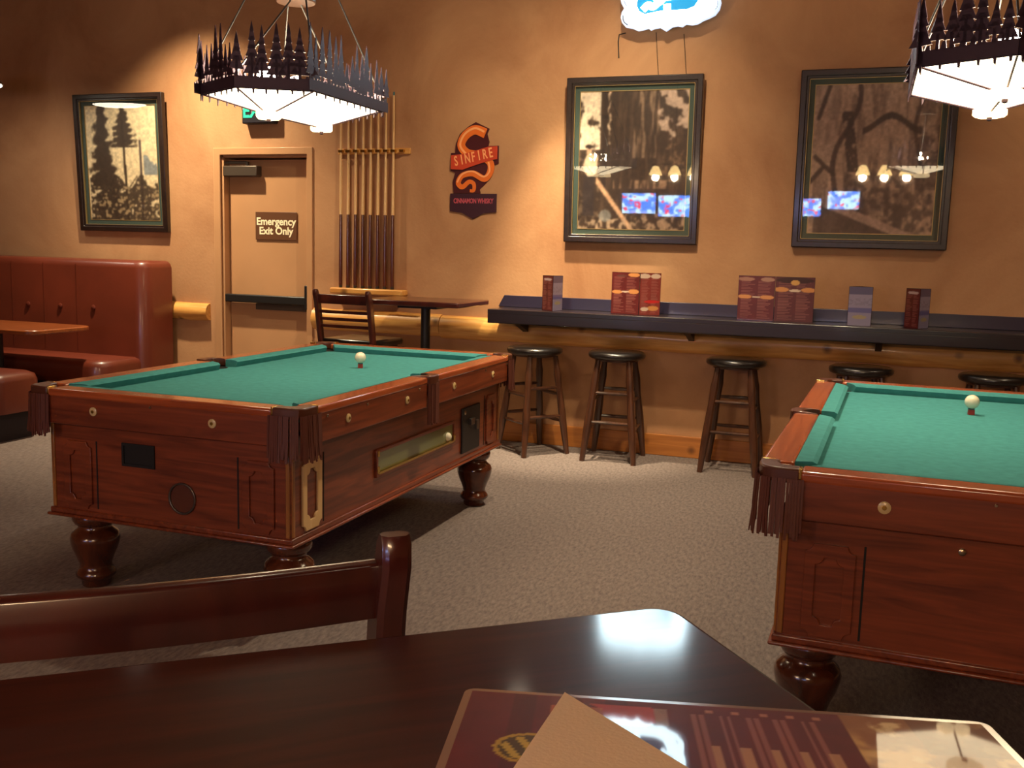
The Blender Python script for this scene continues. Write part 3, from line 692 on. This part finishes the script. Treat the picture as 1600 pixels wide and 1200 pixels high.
    obj('coin_slide', MB().box((.62, .53, .012), (.05, .035, .03), TT), 'steel', cd, bevel=.003); obj('coin_chute', MB().box((.70, .50, .011), (.03, .05, .02), TT), 'steel', cd, bevel=.003)
    obj('lock', MB().lathe([(.012, 0), (.012, .008), (.008, .01)], 12, (0, 0, 0), TT @ Matrix.Translation((.54, .585, .006))), 'screw', cd)
    TT = side_T('near')
    obj('ball_slot', MB().ring([(-.20, .552), (-.047, .552), (-.047, .642), (-.20, .642)], [(-.19, .562), (-.057, .562), (-.057, .632), (-.19, .632)], -.002, .006, TT).box((-.1235, .597, -.0005), (.14, .08, .003), TT), 'pocket_dark', r)
    c = [2*PI*i/28 for i in range(28)]
    br = obj('ball_return', MB().ring([(.077+.062*math.cos(a), .452+.062*math.sin(a)) for a in c], [(.077+.054*math.cos(a), .452+.054*math.sin(a)) for a in c], 0, .008, TT), 'steel', r, bevel=.002)
    obj('return_cup', MB().prism([(.077+.054*math.cos(a), .452+.054*math.sin(a)) for a in c], .0, .0015, TT), 'pocket_leather', br)
    TT = side_T('far')
    obj('lock', MB().lathe([(.010, 0), (.010, .008), (.007, .01)], 12, (0, 0, 0), TT @ Matrix.Translation((-.085, .655, 0))), 'screw', r)
    prof = [(.050, 0), (.056, .006), (.058, .028), (.066, .034), (.078, .046), (.079, .058), (.070, .07), (.062, .085), (.064, .10), (.075, .13), (.088, .16), (.096, .19), (.097, .205), (.090, .225), (.072, .240), (.066, .248), (.066, .258), (.078, .266), (.086, .28), (.087, .295), (.080, .31), (.06, .32), (.06, .335)]
    for sx in (-1, 1):
        for sy in (-1, 1): obj('leg', MB().lathe(prof, 28, (sx*(CX-.088), sy*(CY-.125), 0)), 'leg_wood', r, smooth=50)
    return r
pt = make_pool_table('pool table with one cream corner ornament, standing before the emergency door')
pt.rotation_euler.z = -.003
pt2 = copy_tree(pt, T2, PI-.0277, 'pool table seen end-on with long brown fringe at its corner pocket')
# the unfinished replacement ornament of the first table
best = [o for o in kids(pt) if o.name.startswith('ornament')]
tgt = min(best, key=lambda o: (sum((v.co-Vector((CX, -CY+.135, .5))).length for v in o.data.vertices)/len(o.data.vertices)))
tgt.data = tgt.data.copy(); tgt.data.materials.clear(); tgt.data.materials.append(M_['pale_wood']); tgt['label'] = 'cream unfinished ornament'

# cue balls on chalk cubes
def chalk_and_ball(x, y, la, lb):
    z = .8; rz = random.uniform(0, 1)
    c = thing('chalk_cube', la, 'chalk', (x, y, z), rz, 'chalk cubes under the cue balls')
    obj('paper_wrap', MB().box((0, 0, .0105), (.0225, .0225, .021)), 'chalk_label', c, bevel=.001); obj('chalk_top', MB().box((0, 0, .023), (.0222, .0222, .004)), 'chalk_blue', c, bevel=.001)
    tag(obj('cue_ball', MB().sphere((0, 0, 0), .0286, 28, 18), 'ball', loc=(x, y, z+.025+.0282)), lb, 'ball', 'cue balls')
chalk_and_ball(-2.391, 4.429, 'small red chalk cube on the table near the door', 'white ball perched on chalk on the table near the door')
chalk_and_ball(.437, 4.363, 'small dull red chalk cube on the table seen end-on', 'white ball perched on chalk on the table seen end-on')

# ------------------------------------------------------------------ bar counter
CT = 1.0
cn = thing('bar_counter', 'long dark bar counter with upstand fixed along the wall under the photographs', 'counter', (0, DW, 0))
obj('top', MB().prism([(-2.50, -.36), (XR, -.36), (XR, -.001), (-2.50, -.001)], CT-.035, CT), 'counter_dark', cn, bevel=.006)
obj('front_edge', MB().box(((XR-2.50)/2, -.345, CT-.062), (XR+2.50, .03, .075)), 'counter_dark', cn, bevel=.008)
obj('upstand', MB().prism([(-2.545, 0), (XR, 0), (XR, .085), (-2.50, .085)], .002, .024, front(0, 0, CT)), 'upstand_tv_reflection', cn, bevel=.003)
for x in (-2.3, -1.1, .1, 1.3, 2.5):
    obj('bracket', MB().prism([(-.30, CT-.10), (-.30, CT-.035), (-.10, CT-.035), (-.10, CT-.17)], -.02, .02, Matrix.Translation((x, 0, 0)) @ Matrix(((0, 0, 1, 0), (1, 0, 0, 0), (0, 1, 0, 0), (0, 0, 0, 1)))), 'black', cn)

# menus and table tents on the counter
def menu_art(seed, heads, nx=48, ny=70, base=(.36, .12, .12), lines=True):
    r = np.random.default_rng(seed); U, V = np.meshgrid(np.linspace(0, 1, nx), np.linspace(0, 1, ny)); img = np.ones((ny, nx, 3))*np.array(base)
    img *= (.9+.2*noise(ny, nx, 6, 6, 3, seed))[..., None]
    if lines:
        for c0, c1 in ((.08, .46), (.54, .92)):
            v = .06
            while v < .9:
                ln = r.uniform(.5, 1.)*(c1-c0)
                img = mixc(img, ((U > c0) & (U < c0+ln) & (np.abs(V-v) < .008))*.55, (.62, .42, .38)); v += .036
    for (u, v, a, b, c) in heads: img = mixc(img, sm(1.1, .8, ((U-u)/a)**2+((V-v)/b)**2), c)
    return img
FOOD = (.78, .52, .30); PALE = (.80, .70, .62); DARK = (.22, .10, .12)
def leaf(root, name, p, q, h, arr, z=.0):
    p = Vector(p); q = Vector(q); L = (q-p).length; a = math.atan2(q.y-p.y, q.x-p.x); c = (p+q)/2
    o = obj(name, MB(front(c.x, c.y, z+h/2, a)).box((0, 0, -.0012), (L, h, .0016)), 'tent_dark', root)
    raster('print', arr, L-.004, h-.004, front(c.x, c.y, z+h/2, a) @ Matrix.Translation((0, 0, .0002)), 'menu_print', o)
m1 = thing('standing_menu', 'small maroon menu standing half folded on the bar counter', 'menu', (-1.44, 6.60, CT))
leaf(m1, 'page', (-.205, .03), (0, -.02), .285, menu_art(1, [(.8, .95, .22, .05, FOOD), (.35, .92, .2, .03, (.36, .2, .18)), (.2, .53, .2, .045, FOOD), (.8, .55, .2, .06, FOOD), (.5, .54, .15, .02, PALE)]))
leaf(m1, 'page', (.002, -.02), (.13, .055), .285, menu_art(2, [(.2, .93, .3, .06, PALE), (.75, .93, .25, .06, PALE), (.6, .32, .4, .035, (.75, .16, .16)), (.65, .16, .3, .06, FOOD), (.25, .14, .2, .05, PALE)], base=(.50, .2, .18)))
m2 = thing('standing_menu', 'wide maroon menu standing fully open on the bar counter', 'menu', (-.555, 6.60, CT))
leaf(m2, 'page', (-.235, .02), (0, .0), .29, menu_art(3, [(.2, .93, .25, .045, (.6, .42, .35)), (.8, .93, .2, .05, (.62, .46, .38)), (.18, .53, .2, .05, FOOD), (.8, .53, .2, .05, FOOD), (.5, .53, .12, .02, PALE)]))
leaf(m2, 'page', (.002, .0), (.245, .035), .29, menu_art(4, [(.5, .93, .5, .07, DARK), (.5, .88, .12, .06, (.78, .58, .32)), (.15, .72, .2, .055, FOOD), (.85, .72, .2, .055, FOOD), (.5, .70, .16, .03, PALE)], base=(.34, .15, .18)))
def tent_art(kind, seed):
    if kind == 'red': return menu_art(seed, [(.5, .9, .4, .04, (.7, .6, .6))], 24, 50, (.34, .11, .11))
    ny, nx = 50, 24; U, V = np.meshgrid(np.linspace(0, 1, nx), np.linspace(0, 1, ny)); img = np.ones((ny, nx, 3))*np.array([.50, .46, .56])
    img = mixc(img, V > .8, (.30, .27, .40)); img = mixc(img, (V > .34)*(V < .46), (.33, .31, .50)); img = mixc(img, (((U-.5)/.3)**2+((V-.22)/.05)**2 < 1)*.6, (.62, .54, .28)); img = mixc(img, (np.abs(V-.62) < .1)*(noise(ny, nx, 24, 8, 2, seed) > .5)*.35, (.38, .34, .42))
    return img
def tent(loc, rz, label):
    r = thing('table_tent', label, 'table tent', loc, rz, 'three-sided cards on the bar counter'); R_ = .082; h = .245
    c = [(R_*math.cos(-PI/2+2*PI*i/3), R_*math.sin(-PI/2+2*PI*i/3)) for i in range(3)]
    obj('frame', MB().prism([(x*.93, y*.93) for x, y in c], 0, .004).prism([(x*.93, y*.93) for x, y in c], h-.008, h-.004), 'tent_dark', r)
    for i, kind in enumerate(('blue', 'red', 'red')): leaf(r, 'panel', c[i], c[(i+1) % 3], h, tent_art(kind, 30+i))
tent((-2.065, 6.62, CT), .32, 'red and pale card tent near the end of the bar counter')
tent((-.03, 6.60, CT), -1.02, 'pale lilac card tent facing out on the bar counter')
tent((.31, 6.60, CT), .05, 'red and blue card tent, last one along the bar counter')

# ------------------------------------------------------------------ bar stools
def make_stool(loc, rz, label):
    r = thing('bar_stool', label, 'stool', loc, rz, 'round bar stools under the counter')
    obj('seat', MB().lathe([(.178, .70), (.190, .706), (.196, .72), (.194, .736), (.178, .746), (.11, .751), (.001, .752)], 32), 'black_vinyl', r, smooth=60)
    obj('seat_ring', MB().lathe([(.12, .682), (.15, .684), (.152, .70), (.12, .70)], 24), 'stool_wood', r)
    ft = lambda z: .105+(.178-.105)*(.69-z)/.69
    for sx in (-1, 1):
        for sy in (-1, 1):
            zs = [.69, .62, .56, .50, .44, .36, .28, .20, .10, .0]; rad = [.018, .021, .027, .024, .022, .025, .027, .026, .022, .018]
            obj('leg', MB().tube([(sx*ft(z), sy*ft(z), z) for z in zs], rad, 10), 'stool_wood', r)
    def st(z, ax):
        a = ft(z)
        for s in (-1, 1):
            p, q = ((-a, s*a, z), (a, s*a, z)) if ax == 'x' else ((s*a, -a, z), (s*a, a, z)); mid = [tuple(p[i]+(q[i]-p[i])*t for i in range(3)) for t in (0, .12, .3, .5, .7, .88, 1)]
            obj('stretcher', MB().tube(mid, [.008, .010, .012, .0125, .012, .010, .008], 8), 'stool_wood', r)
    st(.27, 'x'); st(.47, 'x'); st(.23, 'y'); st(.42, 'y')
    return r
s2 = make_stool((-1.575, 6.575, 0), .03, 'round black stool next to the one by the pool table')
copy_tree(s2, (-2.16, 6.55, 0), PI/4+.1, 'round black stool partly hidden by the pool table corner')
copy_tree(s2, (-.77, 6.58, 0), .0, 'round black stool below the wide open menu')
copy_tree(s2, (.005, 6.56, 0), .2, 'round black stool just above the far pocket of the end-on pool table')
copy_tree(s2, (.76, 6.54, 0), .1, 'round black stool behind the ball of the end-on pool table')

# ------------------------------------------------------------------ chairs at bar height
def make_chair(loc, rz, label):
    r = thing('bar_chair', label, 'chair', loc, rz, 'tall ladder-back wooden chairs')
    W2 = .213
    def back(z): return -.19-max(0, z-.72)*.16 if z > .72 else -.19-(.72-z)*.06
    for s in (-1, 1):
        rings = []
        for z, d_, w_ in ((0, .032, .03), (.35, .038, .03), (.72, .046, .033), (.90, .050, .033), (1.02, .052, .033), (1.075, .046, .032), (1.10, .036, .032), (1.110, .020, .031)):
            y = back(z)-(.012 if z > 1.07 else 0); x = s*W2
            c = .006
            rings.append([(x-w_/2, y-d_/2+c, z), (x-w_/2+c, y-d_/2, z), (x+w_/2-c, y-d_/2, z), (x+w_/2, y-d_/2+c, z), (x+w_/2, y+d_/2-c, z), (x+w_/2-c, y+d_/2, z), (x-w_/2+c, y+d_/2, z), (x-w_/2, y+d_/2-c, z)])
        obj('post', MB().loft(rings), 'dark_wood', r, smooth=40)
        obj('leg', MB().loft([[(s*(W2-.005)+a*e, .19+b*e, z) for a, b in ((-1, -1), (1, -1), (1, 1), (-1, 1))] for z, e in ((0, .014), (.3, .017), (.70, .019))]), 'dark_wood', r)
    def slat(name, z0, z1, th, bow=.012):
        rings = []
        for i in range(11):
            t = i/10; x = -W2+2*W2*t; b = -bow*math.sin(PI*t)
            rings.append([(x, back(z0)+b-th/2, z0), (x, back(z0)+b+th/2, z0), (x, back(z1)+b+th/2, z1-.002), (x, back(z1)+b+th*.2, z1), (x, back(z1)+b-th*.35, z1-.001), (x, back(z1)+b-th/2, z1-.005)])
        obj(name, MB().loft(rings), 'dark_wood', r, smooth=50)
    slat('top_rail', 1.012, 1.078, .022)
    for z in (.945, .895, .845): slat('slat', z, z+.022, .014)
    obj('seat', MB().box((0, .01, .74), (.44, .41, .05)), 'black_vinyl', r, bevel=.018, seg=3)
    obj('seat_frame', MB().box((0, .17, .69), (.36, .022, .055)).box((0, -.18, .69), (.36, .022, .055)).box((-.185, 0, .69), (.022, .34, .055)).box((.185, 0, .69), (.022, .34, .055)), 'dark_wood', r)
    for z, kind in ((.24, 'f'), (.32, 's'), (.30, 'b')):
        m = MB()
        if kind == 'f': obj('stretcher', MB().box((0, .19, z), (.37, .02, .035)), 'dark_wood', r)
        elif kind == 'b': obj('stretcher', MB().box((0, -.205, z), (.37, .018, .028)), 'dark_wood', r)
        else:
            for s in (-1, 1): obj('stretcher', MB().box((s*W2, -.005, z), (.018, .37, .028)), 'dark_wood', r)
    return r
bc = make_chair((-3.375, 6.27, 0), -.07, 'dark ladder-back bar chair facing the wall below the pool cues')
CR = .7306       # the near chair looks away from its table, towards the pool tables
post_top = Vector((-.458, .926)); ctr = post_top-Vector((math.cos(CR), math.sin(CR)))*.213; hd = Vector((-math.sin(CR), math.cos(CR))); org = ctr+hd*.263
copy_tree(bc, (org.x, org.y, 0), CR, 'glossy dark bar chair in the foreground beside the table with the big menu')

# ------------------------------------------------------------------ tall tables
def pub_table(loc, rz, sx, sy, zt, mat, label, th=.036):
    r = thing('pub_table', label, 'table', loc, rz)
    obj('top', MB().box((0, 0, zt-th/2), (sx, sy, th)), mat, r, bevel=.008, seg=3)
    obj('pedestal', MB().lathe([(.034, .02), (.034, zt-th-.02)], 20).lathe([(.05, .02), (.05, .05), (.034, .07)], 20), 'black', r)
    obj('top_plate', MB().box((0, 0, zt-th-.012), (.30, .30, .02)), 'black', r)
    obj('base', MB().box((0, 0, .02), (.42, .075, .036)).box((0, 0, .02), (.075, .42, .036)), 'black', r, bevel=.008)
    return r
pub_table((-2.945, 6.42, 0), 0, .74, .58, 1.05, 'dark_wood', 'small dark pub table on a black post beside the bar counter')
C = Vector((-.1758, 1.0236)); av = Vector((-.7707, -.6372)).normalized(); bv = Vector((.655, -.7556)).normalized(); bv = (bv-av*bv.dot(av)).normalized()
ZT = 1.04
nt_ = thing('dining_table', 'glossy dark tabletop in the foreground carrying the big menu', 'table', (C.x+av.x*.6+bv.x*.38, C.y+av.y*.6+bv.y*.38, 0), math.atan2(-av.y, -av.x))
def rounded(w, h, rad, n=5):
    pts = []
    for cx, cy, a0 in ((w/2-rad, h/2-rad, 0), (-w/2+rad, h/2-rad, 90), (-w/2+rad, -h/2+rad, 180), (w/2-rad, -h/2+rad, 270)):
        pts += [(cx+rad*math.cos(math.radians(a0+90*i/n)), cy+rad*math.sin(math.radians(a0+90*i/n))) for i in range(n+1)]
    return pts
obj('top', MB().prism(rounded(1.2, .76, .032), ZT-.036, ZT), 'table_dark', nt_, bevel=.006, seg=3)
obj('pedestal', MB().lathe([(.05, .03), (.05, ZT-.05)], 20).lathe([(.08, .03), (.08, .06), (.05, .09)], 20), 'black', nt_)
obj('top_plate', MB().box((0, 0, ZT-.046), (.5, .4, .02)), 'black', nt_)
obj('base', MB().box((0, 0, .02), (.8, .08, .04)).box((0, 0, .02), (.08, .6, .04)), 'black', nt_, bevel=.008)

# the laminated menu, near edge a little raised, and a napkin on it
tl = Vector((-.2987, .745, ZT+.002)); tr = Vector((.1175, .8522, ZT+.002)); ux = (tr-tl).normalized(); MWd = (tr-tl).length; MHt = .28
uyh = Vector((-ux.y, ux.x, 0)); tilt = math.radians(4.6); uy = uyh*math.cos(tilt)-Vector((0, 0, math.sin(tilt))); uz = ux.cross(uy)
mc = (tl+tr)/2-uy*MHt/2
MT = Matrix(((ux.x, uy.x, uz.x, mc.x), (ux.y, uy.y, uz.y, mc.y), (ux.z, uy.z, uz.z, mc.z), (0, 0, 0, 1)))
def big_menu_art(nx=200, ny=130):
    r = np.random.default_rng(9); U, V = np.meshgrid(np.linspace(0, 1, nx), np.linspace(0, 1, ny)); n = noise(ny, nx, 8, 12, 4, 31)
    img = np.ones((ny, nx, 3))*np.array([.42, .10, .13])*(.9+.2*n)[..., None]
    img = mixc(img, (U < .33)*(U > .06)*.45*(np.sin(U*70) > 0), (.28, .07, .09))
    img = mixc(img, ((np.abs(U-.305-.02*np.sin(V*30)) < .06) & (V > .80) & (V < .96))*.9, (.80, .28, .24)); img = mixc(img, ((np.abs(U-.215) < .05) & (V > .86) & (V < .93))*.8, (.82, .42, .26)); img = mixc(img, ((np.abs(U-.375) < .012) & (V > .82) & (V < .95))*.9, (.66, .5, .44))
    e = ((U-.135)/.065)**2+((V-.60)/.10)**2
    img = mixc(img, (e < 1), (.78, .62, .22)); img = mixc(img, (e < .72), (.34, .26, .10)); img = mixc(img, (e < .6)*(np.sin((U*1.0+V*.35)*150) > .2), (.82, .68, .28)); img = mixc(img, ((np.abs(U-.20) < .022) & (np.abs(V-.68) < .05)), (.84, .30, .16))
    u = .44
    while u < .70:
        for k_ in range(2):
            L = r.uniform(.45, .85); img = mixc(img, ((np.abs(U-u) < .0045) & (V < .93) & (V > .93-L))*.8, (.66, .40, .36)); u += .016
        img = mixc(img, ((np.abs(U-u+.004) < .008) & (V < .70) & (V > .40))*.85, (.80, .60, .45)); img = mixc(img, ((np.abs(U-u) < .008) & (np.abs(V-.95) < .012))*.8, (.80, .52, .40)); u += .02
    n2 = noise(ny, nx, 6, 10, 4, 33); ph = U > .725
    img = mixc(img, ph*1., (.62, .40, .26)); img = mixc(img, ph*sm(.42, .62, n2)*sm(.98, .7, V), (.93, .76, .50)); img = mixc(img, ph*sm(.55, .68, noise(ny, nx, 9, 14, 4, 35))*.85, (.98, .88, .66)); img = mixc(img, ph*(V > .75)*.55*(U > .85), (.42, .24, .17))
    return img
mn = thing('laminated_menu', 'large laminated maroon menu with food photos on the foreground table', 'menu')
sheet = rounded(MWd, MHt, .010, 4)
obj('sheet', MB(MT).prism(sheet, -.0016, 0), 'laminate_edge', mn)
raster('print', big_menu_art(), MWd-.013, MHt-.013, MT @ Matrix.Translation((0, 0, .0003)), 'menu_laminated', mn)
# napkin: one corner points away
apx = Vector((-.2163, .764)); a_loc = MT.inverted() @ Vector((apx.x, apx.y, ZT)); S_ = .16
NT = MT @ Matrix.Translation((a_loc.x, a_loc.y, .0008))
nk = MB(NT)
nk.prism([(0, 0), (.108, -.153), (.05, -.20), (-.034, -.17)], .0, .0018)
tag(obj('paper_napkin', nk, 'napkin'), 'folded beige paper napkin lying on the laminated menu', 'napkin')

# ------------------------------------------------------------------ pool cues on their rack
rk = thing('cue_rack', 'pale wooden wall rack holding eight pool cues beside the door', 'cue rack', (0, DW, 0))
cl_ = MB().box((-3.585, -.009, 2.127), (.61, .018, .045)); obj('clip_rail', cl_, 'pine', rk, bevel=.004)
cx = [-3.853+i*.0635 for i in range(8)]
for x in cx+[-3.338]: 
    obj('clip', MB().ring([(x-.017+(.0 if 1 else 0), -.018), (x-.017, -.05), (x+.017, -.05), (x+.017, -.018)], [(x-.011, -.018), (x-.011, -.044), (x+.011, -.044), (x+.011, -.018)], 2.118, 2.136, closed=False), 'brass', rk)
obj('butt_shelf', MB().box((-3.60, -.055, 1.068), (.62, .11, .045)), 'pine', rk, bevel=.01)
cue0 = None
names_ = ['first', 'second', 'third', 'fourth', 'fifth', 'sixth', 'seventh', 'eighth']
for i, x in enumerate(cx):
    lab = f'two-tone pool cue in the wall rack, {names_[i]} from the door'
    if cue0 is None:
        cue0 = thing('pool_cue', lab, 'pool cue', (x, DW-.036, 1.091), 0, 'pool cues in the wall rack')
        obj('shaft', MB().lathe([(.0118, .52), (.0105, .8), (.0085, 1.15), (.0068, 1.44)], 12), 'cue_maple', cue0)
        obj('butt', MB().lathe([(.0140, .02), (.0148, .03), (.0145, .2), (.0118, .56)], 12), 'cue_butt', cue0)
        obj('bumper', MB().lathe([(.012, 0), (.0138, .004), (.0138, .022)], 12), 'black', cue0)
        obj('tip', MB().lathe([(.0068, 1.44), (.0068, 1.46), (.005, 1.466)], 10), 'chalk_blue', cue0)
    else:
        c = copy_tree(cue0, (x, DW-.036, 1.091+[0, .0, -.0, 0, 0, 0, 0, 0][i]), random.uniform(0, 3), lab)

# ------------------------------------------------------------------ booth corner
bt = thing('booth_bench', 'red leather booth bench with tall buttoned back against the wall', 'bench', (0, 0, 0))
bk = MB(); rings = []
for z, ins in ((.10, .0), (1.19, .0), (1.225, .012), (1.245, .035), (1.25, .06)):
    x0, x1, y0, y1 = -9.0, -5.40, 6.42, DW-.09; rd = .11
    pts = [(x0, y1), (x0, y0+ins)]+[(x1-rd+(rd-ins)*math.cos(a)*1., y0+rd+(rd-ins)*math.sin(a)) for a in [-PI/2+PI/2*i/6 for i in range(7)]]+[(x1-ins, y1)]
    rings.append([(x, y, z) for x, y in pts])
bk.loft(rings); obj('backrest', bk, 'booth_leather', bt, smooth=50)
for x in (-6.08, -6.42, -6.76, -7.10): obj('seam', MB().box((x, 6.419, .86), (.005, .003, .70)), 'booth_leather', bt)
for x in (-5.91, -6.25, -6.59, -6.93): obj('button', MB().lathe([(.022, 0), (.022, .006), (.012, .012)], 12, (0, 0, 0), front(x, 6.419, .86)), 'booth_leather', bt)
st_ = []
for z, ins in ((.30, .0), (.43, .0), (.465, .012), (.48, .05)):
    x0, x1, y0, y1 = -9.0, -5.46, 6.0, 6.44; rd = .16
    st_.append([(x, y, z) for x, y in [(x0, y1), (x0, y0+ins)]+[(x1-rd+(rd-ins)*math.cos(a), y0+rd+(rd-ins)*math.sin(a)) for a in [-PI/2+PI/2*i/6 for i in range(7)]]+[(x1-ins, y1)]])
obj('seat', MB().loft(st_), 'booth_leather', bt, smooth=50)
obj('plinth', MB().box((-7.3, 6.28, .15), (3.5, .50, .30)), 'booth_base', bt)
btab = thing('booth_table', 'brown wooden booth table on a dark post in front of the booth', 'table', (-6.27, 5.78, 0))
obj('top', MB().prism(rounded(1.34, .62, .10), .715, .748), 'booth_table_wood', btab, bevel=.008)
obj('pedestal', MB().lathe([(.05, .02), (.05, .71)], 16), 'black', btab); obj('base', MB().box((0, 0, .02), (.5, .24, .03)), 'black', btab, bevel=.006)
fb = thing('low_bench', 'low red leather bench with a rounded end, facing the booth table', 'bench', (-6.38, 5.26, 0))
R2 = []
for z, ins in ((.20, 0), (.415, 0), (.455, .014), (.475, .055)):
    R2.append([(x, y, z) for x, y in rounded(1.75-2*ins, .42-2*ins, max(.02, .09-ins*.5))])
obj('seat', MB().loft(R2), 'booth_leather', fb, smooth=50); obj('plinth', MB().box((0, 0, .10), (1.62, .34, .20)), 'booth_base', fb)

# ------------------------------------------------------------------ lamps of the room
pl = thing('pendant_lamp', 'shallow pendant lamp with glowing underside above the booth', 'lamp', (-6.62, 5.95, 2.585))
obj('shade', MB().lathe([(.045, .115), (.10, .10), (.20, .045), (.245, .004), (.245, -.004), (.235, -.004)], 32), 'lamp_shade', pl)
obj('diffuser', MB().lathe([(.232, -.002), (.232, -.012), (.15, -.03), (.001, -.036)], 32), 'disc_light', pl)
obj('stem', MB().tube([(0, 0, .1), (0, 0, CEIL-2.585)], .008, 8), 'iron', pl)
def spot(x, y, watts, cone, where, aim=None, col=(1., .82, .54), blend=1.):
    r = thing('recessed_light', 'round recessed ceiling light '+where, 'light', (x, y, CEIL), 0, 'recessed ceiling lights')
    c = [2*PI*i/24 for i in range(24)]
    obj('trim_ring', MB().ring([(.085*math.cos(a), .085*math.sin(a)) for a in c], [(.066*math.cos(a), .066*math.sin(a)) for a in c], -.012, 0), 'ceiling_paint', r)
    obj('lens', MB().lathe([(.066, -.001), (.066, -.004)], 24), 'disc_light', r)
    l = bpy.data.lights.new('spot', 'SPOT'); l.energy = watts; l.spot_size = math.radians(cone); l.spot_blend = blend; l.color = col; l.shadow_soft_size = .045
    o = bpy.data.objects.new('spot', l); COL.objects.link(o); o.parent = r; o.location = (0, 0, -.02)
    if aim:
        dvec = Vector(aim)-Vector((x, y, CEIL-.02)); o.rotation_euler = dvec.to_track_quat('-Z', 'Y').to_euler()
WHERE = ['in front of the emergency door', 'over the counter by the logger photograph', 'added as wall fill between the pool tables and the logger photograph', 'past the bark photograph']
for (x, y, wt, cn_, a, b, c_, bl), wh in zip(SPOTS, WHERE): spot(x, y, wt, cn_, wh, (a, b, c_), blend=bl)
for (x, y, wt, cn_), wh in zip(FILL, ['added as fill midway between the two pool tables', 'added as fill on the booth side of the room', 'added as fill behind the end-on pool table', 'added as fill above the aisle near the foreground chair']): spot(x, y, wt, cn_, wh)

# ------------------------------------------------------------------ the far end of the room, seen only in reflections
def tv(x, z, label, seed, wid=.62):
    r = thing('television', label, 'television', (x, YF, z), PI, 'televisions on the wall behind')
    obj('case', MB(front(0, 0, 0)).box((0, 0, .04), (wid+.04, wid*.58+.04, .06)), 'black', r, bevel=.006)
    ny, nx = 24, 40; n = noise(ny, nx, 3, 5, 3, seed); n2 = noise(ny, nx, 5, 7, 3, seed+1); img = np.ones((ny, nx, 3))*np.array([.25, .5, .95]); img = mixc(img, sm(.45, .6, n), (.75, .9, 1.)); img = mixc(img, (n2 > .68)*1., (.9, .25, .4))
    raster('screen', img, wid, wid*.58, front(0, -.0715, 0), 'tv_screen', r)
tv(-3.76, 1.58, 'wall television, outermost of the four behind the camera', 1, .58); tv(-3.12, 1.54, 'wall television beside the outermost one behind the camera', 2, .60)
tv(-1.02, 1.54, 'wall television with bright picture behind the camera', 3, .48); tv(-.44, 1.66, 'wall television, last along the wall behind the camera', 4, .48)
def trio(x, lab):
    r = thing('shade_lamp', lab, 'lamp', (x, -1.5, 2.03), 0, 'three-shade lamps behind')
    obj('bar', MB().box((0, 0, .16), (.7, .02, .02)), 'brass', r); obj('stem', MB().tube([(0, 0, .16), (0, 0, CEIL-2.03)], .008, 8), 'brass', r)
    for dx in (-.29, 0, .29):
        l = bpy.data.lights.new('shade_light', 'POINT'); l.energy = P_TRIO; l.color = (1., .70, .42); l.shadow_soft_size = .05
        lo = bpy.data.objects.new('shade_light', l); COL.objects.link(lo); lo.parent = r; lo.location = (dx, 0, -.03)
        obj('shade', MB().lathe([(.03, .14), (.05, .12), (.085, .05), (.10, .0), (.09, .0), (.02, .12)], 16, (dx, 0, 0)), 'golden_shade', r)
trio(.13, 'golden three-shade lamp nearer the far right wall'); trio(-2.84, 'golden three-shade lamp behind the near table')
